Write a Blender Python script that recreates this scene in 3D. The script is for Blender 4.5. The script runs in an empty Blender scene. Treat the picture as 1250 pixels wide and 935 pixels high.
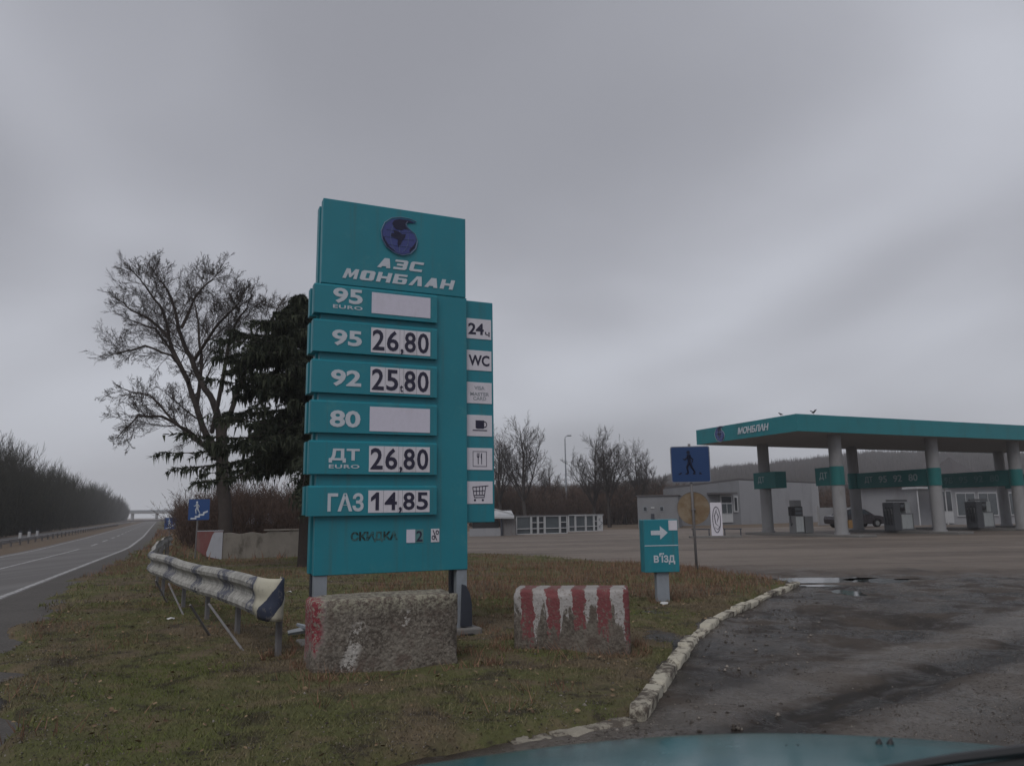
import bpy, bmesh, math, random
import numpy as np
from mathutils import Vector, Matrix
sc = bpy.context.scene
COL = sc.collection
R = math.radians
random.seed(7)

# ------------------------------------------------------------------ camera
CAM_H = 1.45; FPX = 930.0; PITCH = math.atan((626-467.5)/FPX); ROLL = R(.8)
cam_d = bpy.data.cameras.new('camera'); cam = bpy.data.objects.new('camera', cam_d); COL.objects.link(cam)
cam_d.sensor_width = 36.0; cam_d.lens = 36.0*FPX/1250.0; cam_d.clip_start = .05; cam_d.clip_end = 6000
cam_d.dof.use_dof = True; cam_d.dof.focus_distance = 9.5; cam_d.dof.aperture_fstop = 4.5
_r = Vector((1,0,0)); _f = Vector((0,math.cos(PITCH),math.sin(PITCH))); _u = _r.cross(_f)
_rr = _r*math.cos(ROLL)-_u*math.sin(ROLL); _uu = _r*math.sin(ROLL)+_u*math.cos(ROLL)
cam.matrix_world = Matrix(((_rr.x,_uu.x,-_f.x,0),(_rr.y,_uu.y,-_f.y,0),(_rr.z,_uu.z,-_f.z,CAM_H),(0,0,0,1)))
sc.camera = cam

def ray(px, py):
    u = (px-625)/FPX; v = -(py-467.5)/FPX
    return _rr*u+_uu*v+_f
def G(px, py, z=0.0):                 # where a sight line meets the level z
    d = ray(px, py); t = (z-CAM_H)/d.z
    return Vector((d.x*t, d.y*t, z))
def AT(px, py, Y):                    # the point of a sight line at depth Y
    d = ray(px, py); t = Y/d.y
    return Vector((d.x*t, Y, CAM_H+d.z*t))

# ------------------------------------------------------------------ world, sun, exposure
SUN_EL = R(52); SUN_AZ = R(200)       # high behind the camera, behind thick cloud
w = bpy.data.worlds.new('World'); sc.world = w; w.use_nodes = True
nt = w.node_tree; nt.nodes.clear(); N = nt.nodes.new; L = nt.links.new
out = N('ShaderNodeOutputWorld'); mixs = N('ShaderNodeMixShader'); mixs.inputs[0].default_value = .93
sky = N('ShaderNodeTexSky'); sky.sky_type = 'NISHITA'; sky.sun_disc = False; sky.sun_elevation = SUN_EL; sky.sun_rotation = SUN_AZ
sky.dust_density = 4
bg1 = N('ShaderNodeBackground'); bg1.inputs[1].default_value = .05; L(sky.outputs[0], bg1.inputs[0])
bg2 = N('ShaderNodeBackground'); bg2.inputs[1].default_value = 1.0
tc = N('ShaderNodeTexCoord'); sep = N('ShaderNodeSeparateXYZ'); L(tc.outputs['Generated'], sep.inputs[0])
def wm(op, a, b=None, c=None):
    n = N('ShaderNodeMath'); n.operation = op
    for i, x in enumerate((a, b, c)):
        if x is None: continue
        if isinstance(x, (int, float)): n.inputs[i].default_value = x
        else: L(x, n.inputs[i])
    return n.outputs[0]
zz = wm('ADD', wm('ABSOLUTE', sep.outputs[2]), .38)
cx = wm('DIVIDE', sep.outputs[0], zz); cy = wm('DIVIDE', sep.outputs[1], zz)
cmb = N('ShaderNodeCombineXYZ'); L(cx, cmb.inputs[0]); L(cy, cmb.inputs[1]); cmb.inputs[2].default_value = 5.7
def wnoise(scale, det, rough, dist=0.0):
    n = N('ShaderNodeTexNoise'); n.inputs['Scale'].default_value = scale; n.inputs['Detail'].default_value = det
    n.inputs['Roughness'].default_value = rough; n.inputs['Distortion'].default_value = dist
    L(cmb.outputs[0], n.inputs['Vector']); return n.outputs['Fac']
n1 = wnoise(.85, 2, .5, .6); n2 = wnoise(2.0, 4, .45, .3)
mixn = wm('ADD', wm('MULTIPLY', n1, .82), wm('MULTIPLY', n2, .18))
ramp = N('ShaderNodeValToRGB'); L(mixn, ramp.inputs[0]); cr = ramp.color_ramp; cr.interpolation = 'B_SPLINE'
cr.elements[0].position = .36; cr.elements[0].color = (.265,.270,.302,1)
cr.elements[1].position = .68; cr.elements[1].color = (.55,.57,.63,1)
e = cr.elements.new(.48); e.color = (.325,.332,.37,1)
e = cr.elements.new(.57); e.color = (.41,.42,.465,1)
# a low band of paler cloud over the horizon, all the way round
hz = wm('POWER', wm('SUBTRACT', 1.0, wm('MINIMUM', wm('ABSOLUTE', sep.outputs[2]), 1.0)), 7.0)
hm = N('ShaderNodeMix'); hm.data_type = 'RGBA'; L(wm('MULTIPLY', hz, .5), hm.inputs[0]); L(ramp.outputs[0], hm.inputs[6]); hm.inputs[7].default_value = (.50,.525,.56,1)
L(hm.outputs[2], bg2.inputs[0])
L(bg1.outputs[0], mixs.inputs[1]); L(bg2.outputs[0], mixs.inputs[2]); L(mixs.outputs[0], out.inputs[0])

sd = bpy.data.lights.new('sun', 'SUN'); sun = bpy.data.objects.new('sun', sd); COL.objects.link(sun)
sd.energy = 1.1; sd.angle = R(40); sd.color = (1,.97,.93)
sdir = Vector((math.sin(SUN_AZ)*math.cos(SUN_EL), math.cos(SUN_AZ)*math.cos(SUN_EL), math.sin(SUN_EL)))
sun.rotation_euler = sdir.to_track_quat('Z', 'Y').to_euler()
sc.view_settings.view_transform = 'Standard'; sc.view_settings.look = 'None'
sc.view_settings.exposure = 0.20; sc.view_settings.gamma = 1.0; sc.view_settings.use_curve_mapping = False
sc.render.engine = 'CYCLES'; sc.cycles.max_bounces = 6; sc.cycles.volume_bounces = 1; sc.cycles.use_denoising = True

# ------------------------------------------------------------------ materials
class NT:
    def __init__(s, name, rough=.8, spec=.3):
        s.m = bpy.data.materials.new(name); s.m.use_nodes = True; s.t = s.m.node_tree; s.b = s.t.nodes['Principled BSDF']
        s.b.inputs['Roughness'].default_value = rough; s.b.inputs['Specular IOR Level'].default_value = spec
        s._p = None
    def n(s, ty): return s.t.nodes.new('ShaderNode'+ty)
    def l(s, a, b): s.t.links.new(a, b)
    def put(s, sock, v):
        if hasattr(v, 'is_output') or isinstance(v, bpy.types.NodeSocket): s.l(v, sock)
        elif isinstance(v, (tuple, list)) and len(v) == 3 and sock.type == 'RGBA': sock.default_value = (*v, 1)
        else: sock.default_value = v
    def pos(s, obj=True):
        if obj: return s.n('TexCoord').outputs['Object']
        return s.n('NewGeometry').outputs['Position']
    def scaled(s, v, sx, sy, sz):
        m = s.n('Mapping'); s.l(v, m.inputs[0]); m.inputs['Scale'].default_value = (sx, sy, sz); return m.outputs[0]
    def noise(s, vec, scale, det=4, rough=.6, dist=0):
        n = s.n('TexNoise'); s.l(vec, n.inputs['Vector']); n.inputs['Scale'].default_value = scale
        n.inputs['Detail'].default_value = det; n.inputs['Roughness'].default_value = rough; n.inputs['Distortion'].default_value = dist
        return n.outputs['Fac']
    def math(s, op, a, b=0.0, c=None, clamp=False):
        n = s.n('Math'); n.operation = op; n.use_clamp = clamp
        s.put(n.inputs[0], a); s.put(n.inputs[1], b)
        if c is not None: s.put(n.inputs[2], c)
        return n.outputs[0]
    def ss(s, v, a, b):
        n = s.n('MapRange'); n.interpolation_type = 'SMOOTHSTEP'; s.put(n.inputs[0], v); n.inputs[1].default_value = a; n.inputs[2].default_value = b
        return n.outputs[0]
    def mix(s, f, a, b):
        n = s.n('Mix'); n.data_type = 'RGBA'; s.put(n.inputs[0], f); s.put(n.inputs[6], a); s.put(n.inputs[7], b); return n.outputs[2]
    def xyz(s, v):
        n = s.n('SeparateXYZ'); s.l(v, n.inputs[0]); return n.outputs
    def col(s, v): s.put(s.b.inputs['Base Color'], v)
    def rough(s, v): s.put(s.b.inputs['Roughness'], v)
    def bump(s, h, dist=.01, st=.6):
        n = s.n('Bump'); s.l(h, n.inputs['Height']); n.inputs['Distance'].default_value = dist; n.inputs['Strength'].default_value = st
        s.l(n.outputs[0], s.b.inputs['Normal'])
    def isl(s): return s.n('NewGeometry').outputs['Random Per Island']

def sh(c, k): return tuple(min(1, x*k) for x in c)
def plain(name, c, rough=.7, spec=.3, var=.18, scale=3, fine=40, dirt=None, dirtamt=.35, metal=0, bump=0, world=False):
    a = NT(name, rough, spec); v = a.pos(not world)
    f = a.noise(v, scale, 4); g = a.noise(v, fine, 3)
    x = a.mix(f, sh(c, 1-var), sh(c, 1+var)); x = a.mix(a.math('MULTIPLY', g, .35), x, sh(c, .62))
    if dirt:
        d = a.noise(a.scaled(v, 1, 1, .35), scale*1.7, 6, .7)
        x = a.mix(a.math('MULTIPLY', a.ss(d, .48, .72), dirtamt), x, dirt)
    a.col(x); a.b.inputs['Metallic'].default_value = metal
    a.rough(a.math('ADD', a.math('MULTIPLY', f, .25), rough-.12))
    if bump: a.bump(g, bump)
    return a.m

TEAL = (.016,.195,.250)
MT = {}
a = NT('teal_panel', .42, .4); v = a.pos(); f = a.noise(v, 1.1, 4); st_ = a.noise(a.scaled(v, 9, 9, .35), 1.0, 4, .65); gr_ = a.noise(v, 30, 4, .7); bl_ = a.noise(v, 3.2, 5, .7)
x = a.mix(f, sh(TEAL, .80), sh(TEAL, 1.12)); x = a.mix(a.math('MULTIPLY', a.ss(st_, .50, .72), .42), x, (.05,.13,.145)); x = a.mix(a.math('MULTIPLY', a.ss(bl_, .54, .72), .30), x, (.07,.25,.27)); x = a.mix(a.math('MULTIPLY', a.ss(gr_, .60, .75), .30), x, (.03,.07,.075))
a.col(x); a.rough(a.math('ADD', a.math('MULTIPLY', bl_, .35), .26)); a.bump(a.noise(v, 2.5, 2), .006, .25); MT['teal'] = a.m
MT['teal_dark'] = plain('teal_fascia', (.012,.18,.21), .45, .4, .16, .6, 9, (.03,.07,.075), .35)
MT['teal_band'] = plain('teal_board', (.010,.135,.135), .5, .35, .15, 1, 9)
MT['white_sign'] = plain('white_plate', (.62,.60,.66), .45, .4, .05, 3, 25, (.35,.33,.33), .35)
MT['grey_window'] = plain('blank_plate', (.60,.58,.68), .4, .4, .05, 3, 25, (.4,.38,.42), .3)
MT['ink'] = plain('dark_print', (.030,.028,.055), .5, .3, .1, 9)
MT['letter'] = plain('white_print', (.52,.56,.62), .5, .3, .07, 6, 30, (.3,.36,.38), .3)
MT['letter_dim'] = plain('pale_teal_print', (.10,.22,.23), .5, .3, .1, 6)
MT['letter_mid'] = plain('worn_white_print', (.30,.38,.40), .5, .3, .1, 6)
MT['steel'] = plain('painted_steel', (.25,.275,.31), .5, .4, .12, 4, 30, (.10,.09,.085), .4)
MT['steel_dark'] = plain('dark_steel', (.035,.04,.055), .55, .4, .2, 4)
MT['pole'] = plain('pole_steel', (.16,.155,.16), .55, .4, .2, 5, 30, (.10,.06,.04), .5)
MT['conc'] = plain('column_concrete', (.27,.27,.278), .8, .2, .1, 1.2, 20, (.14,.13,.12), .4, bump=.003)
MT['soffit'] = plain('soffit', (.30,.29,.29), .7, .2, .1, 1, 8, (.2,.18,.17), .35)
MT['render'] = plain('grey_render', (.29,.295,.315), .85, .15, .08, .5, 8, (.17,.17,.175), .4, bump=.004)
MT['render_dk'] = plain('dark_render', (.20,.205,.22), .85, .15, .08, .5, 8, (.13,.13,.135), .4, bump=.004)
MT['roof'] = plain('roof_sheet', (.10,.095,.10), .8, .2, .15, 1)
MT['pale_roof'] = plain('pale_roof_sheet', (.42,.43,.45), .6, .3, .1, 1, 9, (.25,.24,.22), .4)
MT['frame'] = plain('white_frame', (.46,.47,.49), .5, .4, .06, 4, 30, (.3,.28,.26), .4)
MT['bark'] = plain('bark', (.060,.050,.046), .95, .1, .3, 6, 30)
MT['bark_pale'] = plain('pale_bark', (.13,.115,.10), .95, .1, .3, 4, 30)
MT['bark_far'] = plain('far_bark', (.055,.048,.046), .95, .1, .25, 1)
MT['black'] = plain('black_plastic', (.018,.018,.020), .5, .4, .2, 5)
MT['asph_patch'] = plain('island_kerb_concrete', (.17,.165,.16), .9, .1, .15, 1, 12, (.1,.09,.08), .4, bump=.004)
MT['blue'] = plain('blue_sign_face', (.008,.040,.135), .4, .45, .1, 3, 20)
MT['blue_pale'] = plain('faded_blue_sign_face', (.015,.06,.20), .4, .45, .1, 3, 20)
MT['navyink'] = plain('faded_black_print', (.004,.008,.03), .5, .3, .1)
MT['sign_rim'] = plain('sign_rim', (.20,.21,.25), .5, .4, .1)
MT['yellow'] = plain('yellow_box_paint', (.22,.13,.05), .6, .3, .2)
MT['litter'] = plain('litter_white', (.5,.5,.5), .7, .3, .2)
MT['globe'] = plain('globe_blue', (.045,.060,.21), .4, .4, .25, 6)
MT['globe_dk'] = plain('globe_dark', (.008,.008,.035), .4, .4, .2, 6)
MT['globe_line'] = plain('globe_line', (.12,.17,.28), .4, .4, .2, 6)
MT['carpaint'] = plain('dark_car_paint', (.022,.018,.022), .25, .5, .1)
MT['tyre'] = plain('tyre', (.015,.015,.016), .85, .2, .2)
MT['pump_white'] = plain('pump_white', (.47,.50,.50), .5, .4, .08, 3, 20, (.22,.22,.2), .4)
MT['pump_dark'] = plain('pump_dark', (.085,.09,.10), .5, .4, .15, 3)
MT['pump_grey'] = plain('pump_grey', (.17,.175,.18), .5, .4, .1, 3)
g_ = NT('glass_pane', .08, .6); g_.col(g_.mix(g_.noise(g_.pos(), 2.0), (.02,.024,.03), (.05,.056,.065))); MT['glass'] = g_.m
g_ = NT('grey_glass_pane', .15, .6); g_.col(g_.mix(g_.noise(g_.pos(), 1.2), (.045,.055,.065), (.10,.115,.125))); MT['glass_grey'] = g_.m

def soil_col(a, v):
    """brown winter turf with olive and straw patches, in world space"""
    p1 = a.noise(v, .55, 5, .62, .4); p2 = a.noise(v, 2.6, 5, .65); p3 = a.noise(v, 14, 4, .7)
    c = a.mix(a.math('MULTIPLY', a.ss(p1, .42, .54), .9), (.150,.118,.078), (.115,.128,.045))
    c = a.mix(a.math('MULTIPLY', a.ss(p2, .50, .66), .7), c, (.20,.155,.10))
    c = a.mix(a.math('MULTIPLY', a.ss(p2, .47, .36), .8), c, (.048,.040,.033))
    return c, p3
a = NT('winter_turf', .95, .1); v = a.pos(False); c, p3 = soil_col(a, v)
c = a.mix(a.math('MULTIPLY', p3, .7), c, (.045,.038,.032)); a.col(c); a.bump(a.noise(v, 30, 5, .7), .03, .8); MT['turf'] = a.m
a = NT('grass_blade', .9, .12); v = a.pos(False); c, p3 = soil_col(a, v); ri = a.isl()
c = a.mix(a.ss(ri, .0, 1.0), a.mix(.4, c, (.06,.048,.034)), a.mix(.5, c, (.25,.205,.13)))
c = a.mix(a.math('MULTIPLY', a.ss(a.noise(v, .5, 3), .5, .62), a.ss(ri, .2, .5)), c, (.12,.145,.042)); a.col(c); MT['blade'] = a.m
a = NT('dry_weed', .95, .1); ri = a.isl(); a.col(a.mix(ri, (.115,.062,.045), (.25,.155,.105))); MT['weed'] = a.m
a = NT('far_field', .95, .1); v = a.pos(False); p = a.noise(v, .08, 6, .6)
a.col(a.mix(p, (.10,.075,.058), (.15,.12,.09))); MT['field'] = a.m

# highway asphalt: paler wheel paths, grain
a = NT('highway_asphalt', .75, .22); v = a.pos(False)
p = a.noise(v, .35, 5, .6); q = a.noise(v, 45, 4, .7); st = a.noise(a.scaled(a.pos(True), 1.6, .02, 1), 1.0, 3)
c = a.mix(p, (.095,.090,.088), (.145,.138,.133)); c = a.mix(a.math('MULTIPLY', a.ss(st, .45, .62), .6), c, (.19,.183,.178)); 
c = a.mix(a.math('MULTIPLY', q, .5), c, (.07,.068,.072)); a.col(c); a.bump(q, .006); a.rough(a.math('ADD', a.math('MULTIPLY', p, .3), .55)); MT['road'] = a.m
a = NT('shoulder_asphalt', .8, .2); v = a.pos(False); p = a.noise(v, .8, 5, .65); q = a.noise(v, 40, 4, .75); c = a.mix(p, (.050,.046,.044), (.095,.088,.082)); c = a.mix(a.math('MULTIPLY', a.ss(q, .5, .7), .6), c, (.17,.16,.15)); a.col(c); a.bump(q, .012); MT['shoulder'] = a.m
a = NT('worn_road_paint', .7, .3); v = a.pos(False); q = a.noise(v, 9, 6, .75)
a.col(a.mix(a.ss(q, .43, .60), (.40,.40,.41), (.15,.145,.14))); MT['paint'] = a.m

# forecourt: old brownish asphalt, muddy and gravelly by the entrance
a = NT('forecourt_asphalt', .7, .24); v = a.pos(False); X, Y, Z = a.xyz(v)
big = a.noise(a.scaled(v, .05, .30, 1), 1.0, 6, .65, .3); mid = a.noise(v, .9, 6, .65, .3); fine = a.noise(v, 28, 5, .75)
far = a.mix(a.ss(big, .40, .60), (.15,.122,.102), (.24,.20,.168))
far = a.mix(a.math('MULTIPLY', a.ss(mid, .52, .7), .45), far, (.10,.088,.08))
mud = a.mix(a.ss(mid, .38, .62), (.022,.016,.012), (.082,.063,.048))
mud = a.mix(a.math('MULTIPLY', a.ss(a.noise(v, 3.5, 5, .7), .52, .68), .6), mud, (.145,.135,.128))
nearm = a.ss(a.math('ADD', Y, a.math('MULTIPLY', a.math('SUBTRACT', mid, .5), 9.0)), 21.0, 14.0)
c = a.mix(nearm, far, mud); spk = a.math('MULTIPLY', a.math('MULTIPLY', a.ss(a.noise(v, 60, 4, .8), .56, .70), .6), a.ss(a.noise(v, 1.6, 4, .6, .6), .46, .62))
c = a.mix(a.math('MULTIPLY', fine, .5), c, (.035,.03,.028)); c = a.mix(spk, c, (.17,.152,.135))
# muddy tyre track that swings in from the highway, windscreen reflections painted pale beside it
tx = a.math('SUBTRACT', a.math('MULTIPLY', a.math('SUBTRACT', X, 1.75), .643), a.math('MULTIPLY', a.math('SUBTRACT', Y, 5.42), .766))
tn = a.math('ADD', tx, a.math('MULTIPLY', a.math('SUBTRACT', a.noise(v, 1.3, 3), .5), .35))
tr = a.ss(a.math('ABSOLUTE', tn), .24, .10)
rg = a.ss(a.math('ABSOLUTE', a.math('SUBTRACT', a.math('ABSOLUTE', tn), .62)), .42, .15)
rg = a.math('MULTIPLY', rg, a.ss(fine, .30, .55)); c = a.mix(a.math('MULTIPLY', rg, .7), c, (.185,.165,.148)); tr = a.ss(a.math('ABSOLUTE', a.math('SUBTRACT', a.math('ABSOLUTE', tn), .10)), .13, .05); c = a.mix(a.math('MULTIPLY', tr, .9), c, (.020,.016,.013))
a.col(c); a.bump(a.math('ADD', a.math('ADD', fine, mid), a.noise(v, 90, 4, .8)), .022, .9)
wet = a.math('MULTIPLY', a.ss(a.noise(v, .7, 5, .65, .5), .57, .46), nearm); a.rough(a.math('SUBTRACT', a.math('ADD', a.math('MULTIPLY', mid, .35), .50), a.math('MULTIPLY', wet, .46))); MT['lot'] = a.m
a = NT('puddle_water', .09, .5); a.col((.03,.028,.026)); a.bump(a.noise(a.pos(False), 9, 3), .004, .35); MT['water'] = a.m
a = NT('gravel_stone', .9, .2); ri = a.isl(); a.col(a.mix(a.math('POWER', ri, 2.5), (.045,.038,.033), (.26,.235,.21))); MT['gravel'] = a.m

# aggregate concrete with worn paint
def block_mat(name, stripes):
    a = NT(name, .92, .15); v = a.pos(); X, Y, Z = a.xyz(v)
    g1 = a.noise(v, 22, 6, .8); g2 = a.noise(v, 4, 4, .7); vo = a.n('TexVoronoi'); a.l(v, vo.inputs['Vector']); vo.inputs['Scale'].default_value = 38
    base = a.mix(a.ss(a.math('ADD', a.math('MULTIPLY', g1, .7), a.math('MULTIPLY', a.noise(v, 2.2, 4, .6), .3)), .42, .58), (.085,.072,.062), (.21,.188,.162)); base = a.mix(a.ss(g2, .5, .66), base, (.125,.10,.086))
    base = a.mix(a.math('MULTIPLY', a.ss(vo.outputs['Distance'], .18, .05), .6), base, (.33,.31,.27)); pit = a.ss(a.noise(v, 16, 4, .7), .36, .28); base = a.mix(a.math('MULTIPLY', pit, .8), base, (.04,.034,.03))
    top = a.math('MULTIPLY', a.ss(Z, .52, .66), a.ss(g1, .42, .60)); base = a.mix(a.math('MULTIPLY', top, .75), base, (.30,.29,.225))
    if stripes:
        base = a.mix(.30, base, (.05,.04,.034))
        t = a.math('ADD', X, a.math('MULTIPLY', a.math('SUBTRACT', g2, .5), .16))
        ph = a.math('FRACT', a.math('DIVIDE', a.math('ADD', t, .055), .268))
        redm = a.ss(a.math('ABSOLUTE', a.math('SUBTRACT', ph, .75)), .27, .24)
        pc = a.mix(redm, (.34,.325,.32), (.17,.058,.062)); pc = a.mix(a.math('MULTIPLY', a.ss(g1, .5, .62), .45), pc, sh((.2,.15,.14), .8))
        wear = a.noise(a.scaled(v, 3.0, 3.0, .75), 3.2, 5, .7, .5)
        drip = a.noise(a.scaled(v, 7.5, 1, .12), 1.0, 2, .5)      # paint ran down unequal lengths
        lim = a.math('ADD', a.math('MULTIPLY', a.math('SUBTRACT', drip, .5), 1.5), a.math('ADD', a.math('MULTIPLY', a.math('SUBTRACT', wear, .5), 1.3), a.math('MULTIPLY', a.math('SUBTRACT', Z, a.math('SUBTRACT', .36, a.math('MULTIPLY', redm, .11))), 1.35)))
        m = a.ss(lim, -.05, .02); m = a.math('MULTIPLY', m, a.ss(a.math('ADD', g1, a.math('MULTIPLY', a.math('SUBTRACT', .5, Z), .22)), .60, .555)); m = a.math('MULTIPLY', m, a.ss(Z, .70, .64))
    else:
        wear = a.noise(v, 3.1, 4, .65, .8); wx = a.math('SUBTRACT', X, a.math('MULTIPLY', Z, .32))
        m1 = a.math('MULTIPLY', a.ss(a.math('ABSOLUTE', a.math('SUBTRACT', wx, .28)), .10, .03), a.ss(a.math('ABSOLUTE', a.math('SUBTRACT', Z, .28)), .24, .18))
        m2 = a.math('MULTIPLY', a.ss(a.math('ABSOLUTE', a.math('SUBTRACT', X, .84)), .06, .02), a.ss(a.math('ABSOLUTE', a.math('SUBTRACT', Z, .50)), .09, .05))
        wm_ = a.math('MULTIPLY', a.math('MAXIMUM', m1, m2), a.ss(a.math('ADD', a.math('MULTIPLY', wear, .7), a.math('MULTIPLY', g1, .8)), .72, .76))
        rm = a.math('MULTIPLY', a.math('MULTIPLY', a.ss(a.math('ADD', X, a.math('MULTIPLY', g2, .1)), .20, .10), a.ss(a.math('ADD', Z, a.math('MULTIPLY', wear, .9)), .66, .82)), a.ss(g1, .56, .50))
        pc = a.mix(rm, (.40,.38,.36), (.19,.04,.05)); m = a.math('MAXIMUM', wm_, rm)
    a.col(a.mix(m, base, pc)); a.bump(a.math('ADD', g1, vo.outputs['Distance']), .006 if stripes else .010, .7); return a.m
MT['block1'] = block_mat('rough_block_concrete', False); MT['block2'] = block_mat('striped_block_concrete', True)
a = NT('kerb_whitewash', .9, .2); v = a.pos(False); g = a.noise(v, 11, 6, .75); h = a.noise(v, 2.0, 3)
m = a.ss(a.math('ADD', a.math('MULTIPLY', g, .6), a.math('MULTIPLY', h, .75)), .74, .64); Yk = a.xyz(v)[1]; m = a.math('MULTIPLY', m, a.ss(a.math('ADD', Yk, a.math('MULTIPLY', g, 3.0)), 5.6, 8.0)); m = a.math('MAXIMUM', m, a.math('MULTIPLY', a.ss(g, .52, .42), .55))
a.col(a.mix(m, (.085,.072,.060), (.40,.375,.31))); a.bump(g, .012, .8); MT['kerb'] = a.m
def rail_mat(name, c, under=(.15,.135,.12), thr=.5):
    a = NT(name, .7, .3); v = a.pos(False); g = a.noise(v, 9, 6, .75); f = a.noise(v, 40, 3)
    x = a.mix(a.ss(g, thr, thr+.07), c, under); a.col(a.mix(a.math('MULTIPLY', f, .3), x, sh(c, .5))); a.bump(g, .004, .5); return a.m
MT['rail_w'] = rail_mat('peeling_white_paint', (.36,.355,.33), (.235,.23,.215), .46)
MT['rail_k'] = rail_mat('grey_blue_paint', (.085,.09,.115), (.29,.285,.265), .49)
MT['rail_cream'] = rail_mat('cream_paint', (.47,.45,.36), (.3,.28,.24), .7)
MT['rail_navy'] = rail_mat('navy_paint', (.030,.036,.062), (.10,.105,.13), .62)
MT['wallconc'] = plain('stained_wall_concrete', (.235,.215,.19), .92, .15, .3, 1.6, 14, (.085,.075,.065), .85, bump=.02)
MT['wallwhite'] = plain('wall_whitewash', (.42,.43,.48), .85, .2, .1, 2, 20, (.25,.23,.22), .5)
MT['wallred'] = plain('wall_faded_red', (.21,.085,.085), .85, .2, .2, 2, 20, (.2,.16,.14), .6)
a = NT('rusty_yellow_disc', .6, .35); v = a.pos(); X, Y, Z = a.xyz(v); g = a.noise(v, 3.5, 5, .65, .4)
c = a.mix(a.ss(g, .38, .62), (.16,.11,.065), (.21,.165,.115)); c = a.mix(a.math('MULTIPLY', a.ss(a.noise(v, 9, 5, .7), .55, .7), .6), c, (.13,.06,.03)); a.col(c); MT['disc'] = a.m
a = NT('hood_paint', .22, .5); v = a.pos(False); g = a.noise(v, 5, 6, .7)
a.col(a.mix(g, (.006,.085,.10), (.012,.13,.15))); a.rough(a.math('ADD', a.math('MULTIPLY', g, .3), .08)); a.b.inputs['Coat Weight'].default_value = .35; a.b.inputs['Coat Roughness'].default_value = .12; MT['hood'] = a.m
a = NT('needle_foliage', .9, .15); ri = a.isl(); a.col(a.mix(ri, (.017,.023,.017), (.062,.070,.046))); MT['needle'] = a.m
a = NT('far_wood', .95, .05); ri = a.isl(); v = a.pos(False); p = a.noise(v, .02, 3)
a.col(a.mix(ri, (.034,.029,.028), a.mix(p, (.070,.054,.046), (.052,.046,.042)))); MT['farwood'] = a.m
a = NT('brush_twig', .95, .05); ri = a.isl(); a.col(a.mix(ri, (.060,.042,.036), (.125,.085,.068))); MT['brush'] = a.m
a = NT('roadside_twig', .95, .05); ri = a.isl(); a.col(a.mix(ri, (.030,.032,.028), (.068,.066,.052))); MT['hedge'] = a.m

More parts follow.
